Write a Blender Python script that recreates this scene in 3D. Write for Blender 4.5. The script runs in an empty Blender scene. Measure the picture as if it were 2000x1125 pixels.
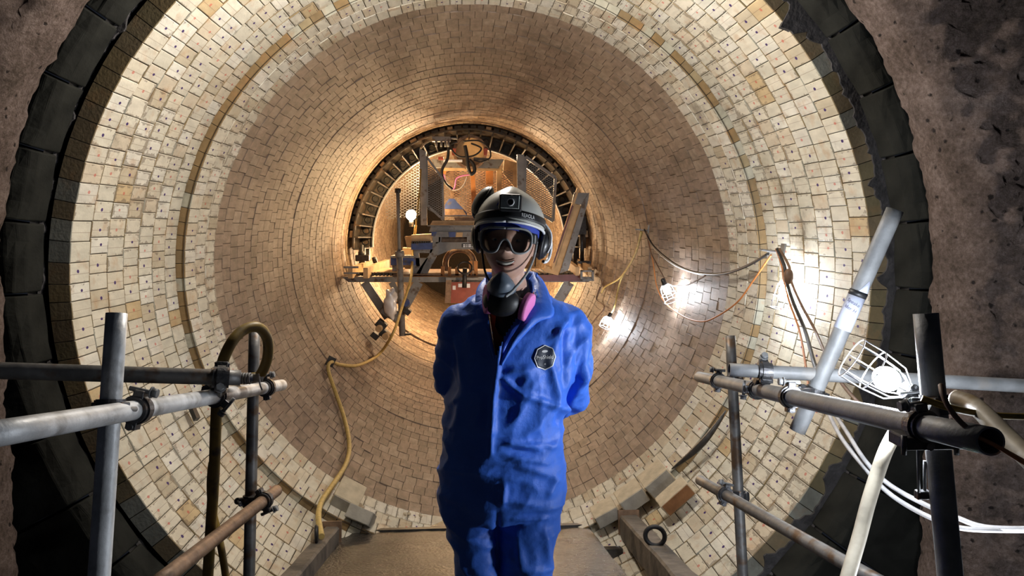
import bpy, bmesh, math, random
from mathutils import Vector, Matrix, Euler, noise
random.seed(7)
PI = math.pi
SC = bpy.context.scene
COL = SC.collection

# ------------------------------------------------------------------ camera
# world: kiln axis runs along +Y through x=0, z=AZ ; the lowest brick of the front rings lies at z=0
F = 1455.0
AZ = 2.09
CAM = Vector((-0.109, 0.0, 2.418))
yaw, pitch = math.radians(3.72), math.radians(4.695)
h_ = Vector((math.sin(yaw), math.cos(yaw), 0))
RIGHT = Vector((math.cos(yaw), -math.sin(yaw), 0))
FWD = math.cos(pitch)*h_ - math.sin(pitch)*Vector((0, 0, 1))
UP = math.sin(pitch)*h_ + math.cos(pitch)*Vector((0, 0, 1))
cd = bpy.data.cameras.new('camera'); cam = bpy.data.objects.new('camera', cd); COL.objects.link(cam)
cd.sensor_width = 36; cd.lens = 36*F/2000.0; cd.clip_start = 0.02; cd.clip_end = 200
cam.matrix_world = Matrix(((RIGHT.x, UP.x, -FWD.x, CAM.x), (RIGHT.y, UP.y, -FWD.y, CAM.y), (RIGHT.z, UP.z, -FWD.z, CAM.z), (0, 0, 0, 1)))
SC.camera = cam

def ray(px, py): return (RIGHT*((px-1000)/F) + UP*((562.5-py)/F) + FWD)
def P(px, py, Y):
    d = ray(px, py); return CAM + d*(Y/d.y)
def W(px, py, R=2.0):
    """point where the sight line meets a cylinder of radius R about the kiln axis"""
    d = ray(px, py); ox, oz = CAM.x, CAM.z-AZ
    a = d.x*d.x+d.z*d.z; b = 2*(ox*d.x+oz*d.z); c = ox*ox+oz*oz-R*R
    t = (-b+math.sqrt(b*b-4*a*c))/(2*a); return CAM + d*t
def proj(p):
    v = p-CAM; z = v.dot(FWD)
    if z < .05: return (-9999, -9999)
    return (1000+F*v.dot(RIGHT)/z, 562.5-F*v.dot(UP)/z)

# ------------------------------------------------------------------ world, exposure, added out-of-frame lights
w = bpy.data.worlds.new('world'); SC.world = w; w.use_nodes = True
w.node_tree.nodes['Background'].inputs[0].default_value = (0.62, 0.72, 1.0, 1)
w.node_tree.nodes['Background'].inputs[1].default_value = 0.014
vs = SC.view_settings
vs.view_transform = 'Standard'; vs.look = 'None'; vs.gamma = 1.0; vs.exposure = 0.0; vs.use_curve_mapping = False
SC.cycles.max_bounces = 6; SC.cycles.diffuse_bounces = 4; SC.cycles.glossy_bounces = 3
SC.cycles.transmission_bounces = 4; SC.cycles.transparent_max_bounces = 8
SC.cycles.sample_clamp_indirect = 6; SC.cycles.caustics_reflective = False; SC.cycles.caustics_refractive = False
COOL = (0.86, 0.92, 1.0); WARM = (1.0, 0.60, 0.27)
def point(name, loc, power, col, size=0.05):
    l = bpy.data.lights.new(name, 'POINT'); l.energy = power; l.color = col; l.shadow_soft_size = size
    o = bpy.data.objects.new(name, l); COL.objects.link(o); o.location = loc; return o
# added fill lights without lamps, placed where the frame does not reach
point('unseen_fill_light', (-0.1, 3.78, 3.64), 175, (1.0, 0.93, 0.84), 0.12)
point('unseen_fill_light', (1.36, 1.88, 1.25), 26, COOL, 0.06)  # added to light the person's legs from the right
POW_NEAR, POW_WALL, POW_WALL2, POW_WALL3, POW_WARM = 44, 24, 24, 34, 150

# ------------------------------------------------------------------ materials
def NT(name):
    m = bpy.data.materials.new(name); m.use_nodes = True; nt = m.node_tree
    return m, nt, nt.nodes, nt.links, nt.nodes['Principled BSDF']
def mat(name, col, rough=.6, metal=0., var=.15, scale=20., bump=.0, bscale=None, dark=None, dscale=6., dthr=.6, spec=.5, sheen=0):
    m, nt, N, L, b = NT(name)
    b.inputs['Roughness'].default_value = rough; b.inputs['Metallic'].default_value = metal
    b.inputs['Specular IOR Level'].default_value = spec
    tc = N.new('ShaderNodeTexCoord')
    n = N.new('ShaderNodeTexNoise'); n.inputs['Scale'].default_value = scale; n.inputs['Detail'].default_value = 5
    L.new(tc.outputs['Object'], n.inputs['Vector'])
    r = N.new('ShaderNodeValToRGB'); L.new(n.outputs['Fac'], r.inputs[0])
    r.color_ramp.elements[0].position = .3; r.color_ramp.elements[1].position = .7
    r.color_ramp.elements[0].color = tuple(c*(1-var) for c in col)+(1,)
    r.color_ramp.elements[1].color = tuple(min(1, c*(1+var)) for c in col)+(1,)
    out = r.outputs[0]
    if dark:
        n2 = N.new('ShaderNodeTexNoise'); n2.inputs['Scale'].default_value = dscale; n2.inputs['Detail'].default_value = 8
        L.new(tc.outputs['Object'], n2.inputs['Vector'])
        r2 = N.new('ShaderNodeValToRGB'); L.new(n2.outputs['Fac'], r2.inputs[0])
        r2.color_ramp.elements[0].position = dthr-.06; r2.color_ramp.elements[1].position = dthr+.06
        mx = N.new('ShaderNodeMix'); mx.data_type = 'RGBA'
        L.new(r2.outputs[0], mx.inputs[0]); L.new(out, mx.inputs[6]); mx.inputs[7].default_value = tuple(dark)+(1,)
        out = mx.outputs[2]
    L.new(out, b.inputs['Base Color'])
    if bump:
        nb = N.new('ShaderNodeTexNoise'); nb.inputs['Scale'].default_value = bscale or scale*3; nb.inputs['Detail'].default_value = 6
        L.new(tc.outputs['Object'], nb.inputs['Vector'])
        bp = N.new('ShaderNodeBump'); bp.inputs['Strength'].default_value = bump; bp.inputs['Distance'].default_value = .01
        L.new(nb.outputs['Fac'], bp.inputs['Height']); L.new(bp.outputs[0], b.inputs['Normal'])
    return m
def emit(name, col, s):
    m, nt, N, L, b = NT(name)
    b.inputs['Base Color'].default_value = tuple(col)+(1,)
    b.inputs['Emission Color'].default_value = tuple(col)+(1,); b.inputs['Emission Strength'].default_value = s
    return m
def mth(N, L, op, a, b=None, clamp=False):
    n = N.new('ShaderNodeMath'); n.operation = op; n.use_clamp = clamp
    for i, v in enumerate((a, b)):
        if v is None: continue
        if isinstance(v, (int, float)): n.inputs[i].default_value = v
        else: L.new(v, n.inputs[i])
    return n.outputs[0]
def brickmat(name, rough, stain, staincol, stainthr, streak, bump, printed=True):
    m, nt, N, L, b = NT(name)
    b.inputs['Roughness'].default_value = rough; b.inputs['Specular IOR Level'].default_value = .35
    at = N.new('ShaderNodeAttribute'); at.attribute_name = 'bcol'
    geo = N.new('ShaderNodeNewGeometry')
    uv = N.new('ShaderNodeUVMap'); uv.uv_map = 'UVMap'
    sep = N.new('ShaderNodeSeparateXYZ'); L.new(uv.outputs[0], sep.inputs[0])
    u, v = sep.outputs[0], sep.outputs[1]
    r = at.outputs['Alpha']
    n1 = N.new('ShaderNodeTexNoise'); n1.inputs['Scale'].default_value = 22; n1.inputs['Detail'].default_value = 6
    mp = N.new('ShaderNodeMapping'); mp.inputs['Scale'].default_value = (1, .35, 1); L.new(geo.outputs['Position'], mp.inputs[0]); L.new(mp.outputs[0], n1.inputs['Vector'])
    mr = N.new('ShaderNodeMapRange'); mr.inputs[1].default_value = .35; mr.inputs[2].default_value = .7; mr.inputs[3].default_value = 1-streak; mr.inputs[4].default_value = 1+streak*.5
    L.new(n1.outputs['Fac'], mr.inputs[0])
    mul = N.new('ShaderNodeVectorMath'); mul.operation = 'SCALE'; L.new(at.outputs['Color'], mul.inputs[0]); L.new(mr.outputs[0], mul.inputs['Scale'])
    out = mul.outputs[0]
    def mix(fac, a, col):
        mx = N.new('ShaderNodeMix'); mx.data_type = 'RGBA'; L.new(fac, mx.inputs[0]); L.new(a, mx.inputs[6]); mx.inputs[7].default_value = tuple(col)+(1,); return mx.outputs[2]
    # large dirt
    n2 = N.new('ShaderNodeTexNoise'); n2.inputs['Scale'].default_value = 1.6; n2.inputs['Detail'].default_value = 10; n2.inputs['Roughness'].default_value = .72
    L.new(geo.outputs['Position'], n2.inputs['Vector'])
    mr2 = N.new('ShaderNodeMapRange'); mr2.inputs[1].default_value = stainthr; mr2.inputs[2].default_value = stainthr+.10; mr2.inputs[4].default_value = stain
    L.new(n2.outputs['Fac'], mr2.inputs[0]); out = mix(mr2.outputs[0], out, staincol)
    if printed:
        # rust streaks
        n3 = N.new('ShaderNodeTexNoise'); n3.inputs['Scale'].default_value = 9; n3.inputs['Detail'].default_value = 5; L.new(geo.outputs['Position'], n3.inputs['Vector'])
        mr3 = N.new('ShaderNodeMapRange'); mr3.inputs[1].default_value = .56; mr3.inputs[2].default_value = .70; mr3.inputs[4].default_value = .38
        L.new(n3.outputs['Fac'], mr3.inputs[0]); out = mix(mr3.outputs[0], out, (.42, .22, .09))
        # crumbled, dirty brick edges
        def amin(a, c): return mth(N, L, 'MINIMUM', a, c)
        ed = amin(amin(u, mth(N, L, 'SUBTRACT', 1, u)), amin(v, mth(N, L, 'SUBTRACT', 1, v)))
        ne = N.new('ShaderNodeTexNoise'); ne.inputs['Scale'].default_value = 16; ne.inputs['Detail'].default_value = 8; ne.inputs['Roughness'].default_value = .7; L.new(geo.outputs['Position'], ne.inputs['Vector'])
        nl = N.new('ShaderNodeTexNoise'); nl.inputs['Scale'].default_value = .9; nl.inputs['Detail'].default_value = 3; L.new(geo.outputs['Position'], nl.inputs['Vector'])
        lim = mth(N, L, 'SUBTRACT', mth(N, L, 'ADD', ne.outputs['Fac'], mth(N, L, 'MULTIPLY', nl.outputs['Fac'], .6)), .80)
        crumb = mth(N, L, 'LESS_THAN', ed, mth(N, L, 'MULTIPLY', lim, 1.1)); crumb = mth(N, L, 'MULTIPLY', crumb, mth(N, L, 'GREATER_THAN', ed, .0005))
        out = mix(mth(N, L, 'MULTIPLY', crumb, .58), out, (.13, .095, .065))
        # mid line, where two half plates of one brick meet
        ml = mth(N, L, 'LESS_THAN', mth(N, L, 'ABSOLUTE', mth(N, L, 'SUBTRACT', u, .56)), .016)
        ml = mth(N, L, 'MULTIPLY', ml, mth(N, L, 'GREATER_THAN', r, .32)); ml = mth(N, L, 'MULTIPLY', ml, .55)
        out = mix(ml, out, (.16, .10, .06))
        # paint dot
        cu_ = mth(N, L, 'ADD', .36, mth(N, L, 'MULTIPLY', mth(N, L, 'FRACT', mth(N, L, 'MULTIPLY', r, 37.0)), .3)); cv_ = mth(N, L, 'ADD', .32, mth(N, L, 'MULTIPLY', mth(N, L, 'FRACT', mth(N, L, 'MULTIPLY', r, 91.0)), .36))
        du = mth(N, L, 'MULTIPLY', mth(N, L, 'SUBTRACT', u, cu_), 9.5); dv = mth(N, L, 'MULTIPLY', mth(N, L, 'SUBTRACT', v, cv_), 14)
        d2 = mth(N, L, 'ADD', mth(N, L, 'MULTIPLY', du, du), mth(N, L, 'MULTIPLY', dv, dv))
        nd = N.new('ShaderNodeTexNoise'); nd.inputs['Scale'].default_value = 70; L.new(geo.outputs['Position'], nd.inputs['Vector'])
        dot = mth(N, L, 'LESS_THAN', mth(N, L, 'ADD', d2, mth(N, L, 'MULTIPLY', nd.outputs['Fac'], 1.2)), 1.45)
        out = mix(mth(N, L, 'MULTIPLY', dot, mth(N, L, 'GREATER_THAN', r, .66)), out, (.045, .02, .12))
        red = mth(N, L, 'MULTIPLY', mth(N, L, 'GREATER_THAN', r, .45), mth(N, L, 'LESS_THAN', r, .66))
        out = mix(mth(N, L, 'MULTIPLY', mth(N, L, 'MULTIPLY', dot, red), .65), out, (.5, .07, .05))
    L.new(out, b.inputs['Base Color'])
    nb = N.new('ShaderNodeTexNoise'); nb.inputs['Scale'].default_value = 60; nb.inputs['Detail'].default_value = 6; L.new(geo.outputs['Position'], nb.inputs['Vector'])
    bp = N.new('ShaderNodeBump'); bp.inputs['Strength'].default_value = bump; bp.inputs['Distance'].default_value = .006
    L.new(nb.outputs['Fac'], bp.inputs['Height']); L.new(bp.outputs[0], b.inputs['Normal'])
    return m
M = {}
M['pale_brick'] = brickmat('pale_brick', .75, .55, (.10, .075, .05), .60, .14, .35)
M['brown_brick'] = brickmat('brown_brick', .62, .6, (.085, .06, .042), .54, .30, .5, printed=False)
M['mortar'] = mat('mortar', (.055, .043, .033), .95, bump=.5, scale=30)
M['lightened_steel'] = mat('lightened_galvanised', (.60, .61, .62), .46, .12, var=.28, scale=14, bump=.12, bscale=90, dark=(.26, .25, .24), dscale=9, dthr=.62)  # same galvanised steel, colour lightened to stand in for light on left tubes
M['steel'] = mat('darkened_galvanised', (.18, .185, .19), .55, .1, var=.28, scale=14, bump=.12, bscale=90, dark=(.20, .19, .18), dscale=9, dthr=.62)  # same steel, colour darkened to hold back the lamp's glare on right tubes
M['old_steel'] = mat('weathered_steel', (.16, .155, .15), .5, .5, var=.3, scale=12, bump=.2, dark=(.12, .075, .045), dscale=14, dthr=.58)
M['dark_steel'] = mat('dark_steel', (.045, .042, .04), .5, .5, var=.4, scale=20, bump=.2)
M['coupler'] = mat('cast_coupler', (.085, .085, .09), .42, .7, var=.3, scale=30, bump=.25, dark=(.16, .09, .05), dscale=25, dthr=.63)
M['rust_steel'] = mat('rusty_steel', (.22, .14, .09), .55, .4, var=.4, scale=18, bump=.3)
M['rig_grey'] = mat('rig_grey_paint', (.20, .20, .20), .5, .1, var=.25, scale=6, dark=(.10, .07, .05), dscale=12, dthr=.62)
M['rig_blue'] = mat('rig_blue_paint', (.04, .07, .22), .5, 0, var=.3, scale=8, dark=(.10, .08, .07), dscale=10, dthr=.6)
M['rig_red'] = mat('rig_red_paint', (.25, .05, .03), .5, 0, var=.3, scale=8)
M['rig_maroon'] = mat('maroon_paint', (.13, .045, .05), .5, 0, var=.3, scale=8)
M['timber'] = mat('timber', (.52, .36, .20), .75, 0, var=.22, scale=7, bump=.2)
M['orange_timber'] = mat('orange_timber', (.48, .20, .06), .7, 0, var=.2, scale=7, bump=.2)
M['arch_steel'] = mat('formwork_steel', (.04, .034, .027), .6, .3, var=.35, scale=5, bump=.2, dark=(.11, .07, .04), dscale=7, dthr=.6)
M['hose_yellow'] = mat('yellow_hose', (.26, .17, .03), .5, 0, var=.25, scale=16, bump=.1, dark=(.10, .07, .03), dscale=12, dthr=.6)
M['hose_beige'] = mat('beige_hose', (.36, .32, .25), .55, 0, var=.15, scale=16, bump=.1, dark=(.22, .16, .08), dscale=9, dthr=.6)
M['cable_yellow'] = mat('yellow_cable', (.50, .36, .12), .6, 0, var=.2, scale=30)
M['cable_black'] = mat('black_cable', (.02, .02, .022), .45, 0)
M['cable_white'] = mat('white_cable', (.42, .41, .41), .5, 0)
M['cable_brown'] = mat('brown_cable', (.16, .09, .055), .55, 0, var=.3)
M['cable_orange'] = mat('orange_cable', (.5, .18, .05), .55, 0)
M['pink'] = mat('pink_plastic', (.80, .22, .55), .6, 0, var=.06)
M['cage'] = mat('white_cage_wire', (.75, .75, .77), .35, .2, var=.03)
M['black'] = mat('black_rubber', (.012, .012, .014), .5, 0, var=.3)
M['black_plastic'] = mat('black_plastic', (.018, .018, .02), .35, 0, var=.2)
M['paper'] = mat('paper', (.42, .45, .56), .75, 0, var=.03)
M['ink'] = mat('ink', (.03, .03, .08), .7, 0)
M['bulb'] = emit('lamp_bulb', (.93, .96, 1.0), 30)
M['bulb_warm'] = emit('warm_bulb', (1.0, .80, .48), 30)

def rockmat():
    m, nt, N, L, b = NT('rough_refractory'); b.inputs['Roughness'].default_value = .95; b.inputs['Specular IOR Level'].default_value = .2
    tc = N.new('ShaderNodeTexCoord')
    def nz(s, d=8, r=.65):
        n = N.new('ShaderNodeTexNoise'); n.inputs['Scale'].default_value = s; n.inputs['Detail'].default_value = d; n.inputs['Roughness'].default_value = r
        L.new(tc.outputs['Object'], n.inputs['Vector']); return n.outputs['Fac']
    r = N.new('ShaderNodeValToRGB'); L.new(mth(N, L, 'ADD', mth(N, L, 'MULTIPLY', nz(4), .45), mth(N, L, 'MULTIPLY', nz(38, 8, .8), .55)), r.inputs[0]); e = r.color_ramp.elements
    e[0].position = .40; e[0].color = (.15, .11, .085, 1); e[1].position = .60; e[1].color = (.50, .38, .33, 1)
    e2 = r.color_ramp.elements.new(.5); e2.color = (.30, .22, .185, 1)
    # dark pits
    vo = N.new('ShaderNodeTexVoronoi'); vo.inputs['Scale'].default_value = 16; L.new(tc.outputs['Object'], vo.inputs['Vector'])
    pit = N.new('ShaderNodeMapRange'); pit.inputs[1].default_value = .10; pit.inputs[2].default_value = .22; pit.inputs[3].default_value = 1; pit.inputs[4].default_value = 0
    L.new(mth(N, L, 'ADD', vo.outputs['Distance'], mth(N, L, 'MULTIPLY', mth(N, L, 'SUBTRACT', nz(22), .45), .9)), pit.inputs[0])
    mx = N.new('ShaderNodeMix'); mx.data_type = 'RGBA'; L.new(pit.outputs[0], mx.inputs[0]); L.new(r.outputs[0], mx.inputs[6]); mx.inputs[7].default_value = (.055, .042, .038, 1)
    L.new(mx.outputs[2], b.inputs['Base Color'])
    h = mth(N, L, 'SUBTRACT', nz(17, 12, .78), mth(N, L, 'MULTIPLY', pit.outputs[0], .55))
    bp = N.new('ShaderNodeBump'); bp.inputs['Strength'].default_value = 1; bp.inputs['Distance'].default_value = .09
    L.new(h, bp.inputs['Height']); L.new(bp.outputs[0], b.inputs['Normal'])
    return m
M['rock'] = rockmat()
M['nose_block'] = mat('dark_castable', (.017, .017, .014), .9, 0, var=.35, scale=7, bump=.8, bscale=14, spec=.2)
M['grout'] = mat('dark_grout', (.06, .055, .055), .95, 0, var=.4, scale=14, bump=.8)

# ------------------------------------------------------------------ mesh builder
ORG = {}
class MB:
    def __init__(s): s.v = []; s.f = []; s.smooth = []
    def add(s, vs, fs, smooth=False):
        k = len(s.v); s.v += [Vector(p) for p in vs]; s.f += [tuple(i+k for i in f) for f in fs]; s.smooth += [smooth]*len(fs); return s
    def box(s, c, size, rot=None, bev=0):
        x, y, z = size[0]/2, size[1]/2, size[2]/2; c = Vector(c)
        if bev:
            bm = bmesh.new(); bmesh.ops.create_cube(bm, size=1)
            for v_ in bm.verts: v_.co = Vector((v_.co.x*2*x, v_.co.y*2*y, v_.co.z*2*z))
            bmesh.ops.bevel(bm, geom=bm.edges[:], offset=bev, segments=2, profile=.5, affect='EDGES')
            bm.verts.ensure_lookup_table(); bm.verts.index_update()
            vs_ = [v_.co.copy() for v_ in bm.verts]; fs = [[v_.index for v_ in f.verts] for f in bm.faces]; bm.free()
        else:
            vs_ = [Vector((a*x, b*y, d*z)) for a in (-1, 1) for b in (-1, 1) for d in (-1, 1)]
            fs = [(0, 1, 3, 2), (4, 6, 7, 5), (0, 4, 5, 1), (2, 3, 7, 6), (0, 2, 6, 4), (1, 5, 7, 3)]
        if rot is not None: vs_ = [rot @ v_ for v_ in vs_]
        return s.add([c+v_ for v_ in vs_], fs)
    def prism(s, pts, off):
        """closed prism: polygon pts (3-D) swept by vector off"""
        n = len(pts); off = Vector(off); pts = [Vector(p) for p in pts]
        fs = [tuple(range(n)), tuple(range(2*n-1, n-1, -1))]+[(i, (i+1) % n+0, (i+1) % n+n, i+n)[::-1] for i in range(n)]
        return s.add(pts+[p+off for p in pts], fs)
    def tube(s, pts, r, seg=12, cap=True, hollow=0):
        pts = [Vector(p) for p in pts]; n = len(pts); rs = r if isinstance(r, (list, tuple)) else [r]*n
        vs_ = []; t0 = (pts[1]-pts[0]).normalized(); up = Vector((0, 0, 1)) if abs(t0.z) < .9 else Vector((1, 0, 0))
        nrm = (up-t0*up.dot(t0)).normalized()
        for i in range(n):
            t = (pts[min(i+1, n-1)]-pts[max(i-1, 0)]).normalized()
            nrm = (nrm-t*nrm.dot(t)).normalized(); bn = t.cross(nrm)
            vs_ += [pts[i]+(nrm*math.cos(2*PI*k/seg)+bn*math.sin(2*PI*k/seg))*rs[i] for k in range(seg)]
        fs = [(i*seg+k, i*seg+(k+1) % seg, (i+1)*seg+(k+1) % seg, (i+1)*seg+k) for i in range(n-1) for k in range(seg)]
        s.add(vs_, fs, True)
        if hollow:
            for e, (a, b_) in enumerate(((0, 1), (n-1, n-2))):
                t = (pts[a]-pts[b_]).normalized(); ring = [vs_[a*seg+k] for k in range(seg)]
                inn = [pts[a]+(q-pts[a])*hollow for q in ring]; deep = [q-t*rs[a]*4 for q in inn]
                f2 = [(k, (k+1) % seg, seg+(k+1) % seg, seg+k) for k in range(seg)]+[(seg+k, seg+(k+1) % seg, 2*seg+(k+1) % seg, 2*seg+k) for k in range(seg)]+[tuple(range(2*seg, 3*seg))]
                s.add(ring+inn+deep, f2)
        elif cap:
            s.add(vs_[:seg], [tuple(range(seg))[::-1]]); s.add(vs_[-seg:], [tuple(range(seg))])
        return s
    def cyl(s, a, b, r, seg=16, r2=None): return s.tube([a, b], [r, r if r2 is None else r2], seg)
    def band(s, a, b, r0, r1, seg=24, arc=(0, 2*PI)):
        """open-bore collar between radii r0 and r1"""
        a, b = Vector(a), Vector(b); t = (b-a).normalized(); up = Vector((0, 0, 1)) if abs(t.z) < .9 else Vector((1, 0, 0))
        n = (up-t*up.dot(t)).normalized(); q = t.cross(n); vs_ = []; full = abs(arc[1]-arc[0]-2*PI) < 1e-4
        m = seg if full else seg+1
        for k in range(m):
            an = arc[0]+(arc[1]-arc[0])*k/seg; d = n*math.cos(an)+q*math.sin(an)
            vs_ += [a+d*r0, a+d*r1, b+d*r1, b+d*r0]
        fs = []
        for k in range(seg):
            k2 = (k+1) % m
            for j in range(4): fs.append((k*4+j, k*4+(j+1) % 4, k2*4+(j+1) % 4, k2*4+j))
        if not full: fs += [(0, 1, 2, 3), tuple((m-1)*4+j for j in (3, 2, 1, 0))]
        return s.add(vs_, fs)
    def torus(s, c, axis, R, r, seg=24, sg=8, arc=(0, 2*PI), flat=None):
        axis = Vector(axis).normalized(); up = Vector((0, 0, 1)) if abs(axis.z) < .9 else Vector((1, 0, 0))
        n = (up-axis*up.dot(axis)).normalized(); q = axis.cross(n); full = abs(arc[1]-arc[0]-2*PI) < 1e-4
        m = seg if full else seg+1; vs_ = []
        for k in range(m):
            a = arc[0]+(arc[1]-arc[0])*k/seg; d = n*math.cos(a)+q*math.sin(a)
            for j in range(sg):
                b = 2*PI*j/sg; vs_.append(Vector(c)+d*(R+r*math.cos(b))+axis*r*math.sin(b))
        fs = [(k*sg+j, ((k+1) % m)*sg+j, ((k+1) % m)*sg+(j+1) % sg, k*sg+(j+1) % sg) for k in range(seg) for j in range(sg)]
        return s.add(vs_, fs, True)
    def ell(s, c, rad, rot=None, nu=24, nv=16, fn=None):
        vs_ = []; c = Vector(c)
        for j in range(nv+1):
            ph = PI*j/nv
            for i in range(nu):
                th = 2*PI*i/nu; p = Vector((math.sin(ph)*math.cos(th), math.sin(ph)*math.sin(th), math.cos(ph)))
                p = Vector((p.x*rad[0], p.y*rad[1], p.z*rad[2]))
                if fn: p = fn(p)
                if rot is not None: p = rot @ p
                vs_.append(c+p)
        fs = [(j*nu+i, (j+1)*nu+i, (j+1)*nu+(i+1) % nu, j*nu+(i+1) % nu) for j in range(nv) for i in range(nu)]
        return s.add(vs_, fs, True)
    def loft(s, rings, close=True, smooth=True):
        n = len(rings[0]); vs_ = [p for r in rings for p in r]
        fs = [(i*n+k, i*n+(k+1) % n, (i+1)*n+(k+1) % n, (i+1)*n+k) for i in range(len(rings)-1) for k in range(n)]
        if close: fs += [tuple(range(n))[::-1], tuple((len(rings)-1)*n+k for k in range(n))]
        return s.add(vs_, fs, smooth)
    def mesh(s, name, m=None, org=Vector((0, 0, 0))):
        me = bpy.data.meshes.new(name); me.from_pydata([v_-org for v_ in s.v], [], s.f); me.validate(); me.update()
        if m is not None: me.materials.append(m)
        if len(me.polygons) == len(s.smooth): me.polygons.foreach_set('use_smooth', s.smooth)
        else: me.polygons.foreach_set('use_smooth', [any(s.smooth)]*len(me.polygons))
        bm = bmesh.new(); bm.from_mesh(me); bmesh.ops.remove_doubles(bm, verts=bm.verts, dist=1e-6); bmesh.ops.recalc_face_normals(bm, faces=bm.faces); bm.to_mesh(me); bm.free()
        return me
    def build(s, name, m, parent=None):
        if parent is not None: org = ORG[parent.name]
        else:
            xs = [v_.x for v_ in s.v]; ys = [v_.y for v_ in s.v]; zs = [v_.z for v_ in s.v]
            org = Vector(((min(xs)+max(xs))/2, (min(ys)+max(ys))/2, min(zs)))
        o = bpy.data.objects.new(name, s.mesh(name, m, org)); COL.objects.link(o)
        if parent is not None: o.parent = parent
        else: o.location = org
        ORG[o.name] = org
        return o
def thing(name, loc, label=None, cat=None, group=None, kind=None):
    o = bpy.data.objects.new(name, None); o.empty_display_size = .1; COL.objects.link(o); o.location = loc; ORG[o.name] = Vector(loc)
    tag(o, label, cat, group, kind); return o
def tag(o, label=None, cat=None, group=None, kind=None):
    if label: o['label'] = label
    if cat: o['category'] = cat
    if group: o['group'] = group
    if kind: o['kind'] = kind
    return o
def spline(pts, n=8):
    pts = [Vector(p) for p in pts]; out = []
    for i in range(len(pts)-1):
        a = pts[max(i-1, 0)]; b = pts[i]; c = pts[i+1]; d = pts[min(i+2, len(pts)-1)]
        for k in range(n):
            t = k/n; out.append(.5*((2*b)+(c-a)*t+(2*a-5*b+4*c-d)*t*t+(3*b-a-3*c+d)*t*t*t))
    out.append(pts[-1]); return out
def text_mesh(txt, size, extr=0.0004, shear=0):
    cu = bpy.data.curves.new('txt', 'FONT'); cu.body = txt; cu.size = size; cu.extrude = extr; cu.align_x = 'CENTER'; cu.align_y = 'CENTER'; cu.shear = shear
    cu.resolution_u = 3
    o = bpy.data.objects.new('txt', cu); COL.objects.link(o); dg = bpy.context.evaluated_depsgraph_get()
    me = bpy.data.meshes.new_from_object(o.evaluated_get(dg)); vs_ = [v_.co.copy() for v_ in me.vertices]; fs = [tuple(p.vertices) for p in me.polygons]
    bpy.data.objects.remove(o); bpy.data.curves.remove(cu); bpy.data.meshes.remove(me); return vs_, fs

# ------------------------------------------------------------------ SETTING: brick lining
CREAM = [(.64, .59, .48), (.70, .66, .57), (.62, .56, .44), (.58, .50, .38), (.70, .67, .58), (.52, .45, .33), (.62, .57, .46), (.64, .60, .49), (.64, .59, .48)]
TANS = [(.50, .38, .22), (.52, .42, .27)]
ENDS = [(.30, .23, .13), (.28, .21, .12), (.24, .19, .10), (.33, .32, .26), (.30, .22, .11)]
STEPENDS = [(.27, .18, .085), (.24, .17, .09), (.40, .38, .30), (.34, .27, .16), (.44, .42, .34)]
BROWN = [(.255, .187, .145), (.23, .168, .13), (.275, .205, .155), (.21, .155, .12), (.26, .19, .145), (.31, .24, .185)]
def brick_geo(R, wt, L, H, gap=.0022, ch=.0035, jit=0., tg=None):
    """local: x outward, y along the kiln, z round it; inner face at x=0"""
    a = wt/2-(tg or gap); k = (R+H)/R; g = gap
    def q(x, s_, y0, y1, kk): return [(x, y0, -s_*kk), (x, y1, -s_*kk), (x, y1, s_*kk), (x, y0, s_*kk)]
    v = q(jit, a-ch, g+ch, L-g-ch, 1)+q(ch+jit, a, g, L-g, 1)+q(H, a, g, L-g, k)
    f = [(0, 1, 2, 3)]+[(i, (i+1) % 4, (i+1) % 4+4, i+4)[::-1] for i in range(4)]+[(4+i, 4+(i+1) % 4, (i+1) % 4+8, i+8)[::-1] for i in range(4)]
    return v, f
def set_attr(me, cols, uvs):
    ca = me.color_attributes.new('bcol', 'FLOAT_COLOR', 'CORNER'); uv = me.uv_layers.new(name='UVMap')
    cf = []; uf = []
    for p, c in zip(me.polygons, cols):
        for k in range(p.loop_total): cf += c
    for p, t in zip(me.polygons, uvs):
        for k in range(p.loop_total): uf += t[k]
    ca.data.foreach_set('color', cf); uv.data.foreach_set('uv', uf)
UVI = [(0, 0), (0, 1), (1, 1), (1, 0)]
def brick_cols(col, endcol, al):
    c = tuple(col)+(al,); cz = tuple(col)+(0,); e = tuple(endcol)+(0,)
    # faces: inner, chamfers (4), sides (4); the edge 3-0 is y=0: the end that faces the mouth
    return [c, cz, cz, cz, cz if False else e, cz, cz, cz, e], [UVI]+[[(0, 0)]*4]*8
def variants(name, R, wt, L, H, pal, ends, m, n=14, jit=.003, dots=True):
    out = []
    for i in range(n):
        v, f = brick_geo(R, wt, L, H, jit=random.uniform(-jit, jit), ch=(.0035 if dots else .002), tg=(None if dots else .0011))
        me = bpy.data.meshes.new(name); me.from_pydata(v, [], f); me.materials.append(m)
        c = random.choice(pal); g = random.uniform(.9, 1.06); c = tuple(x*g for x in c)
        cols, uvs = brick_cols(c, random.choice(ends), random.uniform(.05, 1) if dots else 0)
        set_attr(me, cols, uvs); out.append(me)
    return out
def ring_layout(n, R, mixw):
    """angles and width classes round one course; mixw=(small,large) relative widths"""
    cl = [0]*(n//2)+[1]*(n-n//2); random.shuffle(cl)
    tot = sum(mixw[c] for c in cl); a = random.uniform(0, 2*PI); out = []
    for c in cl:
        wa = mixw[c]/tot*2*PI; out.append((a+wa/2, c)); a += wa
    return out, [mixw[0]/tot*2*PI*R, mixw[1]/tot*2*PI*R]
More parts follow.
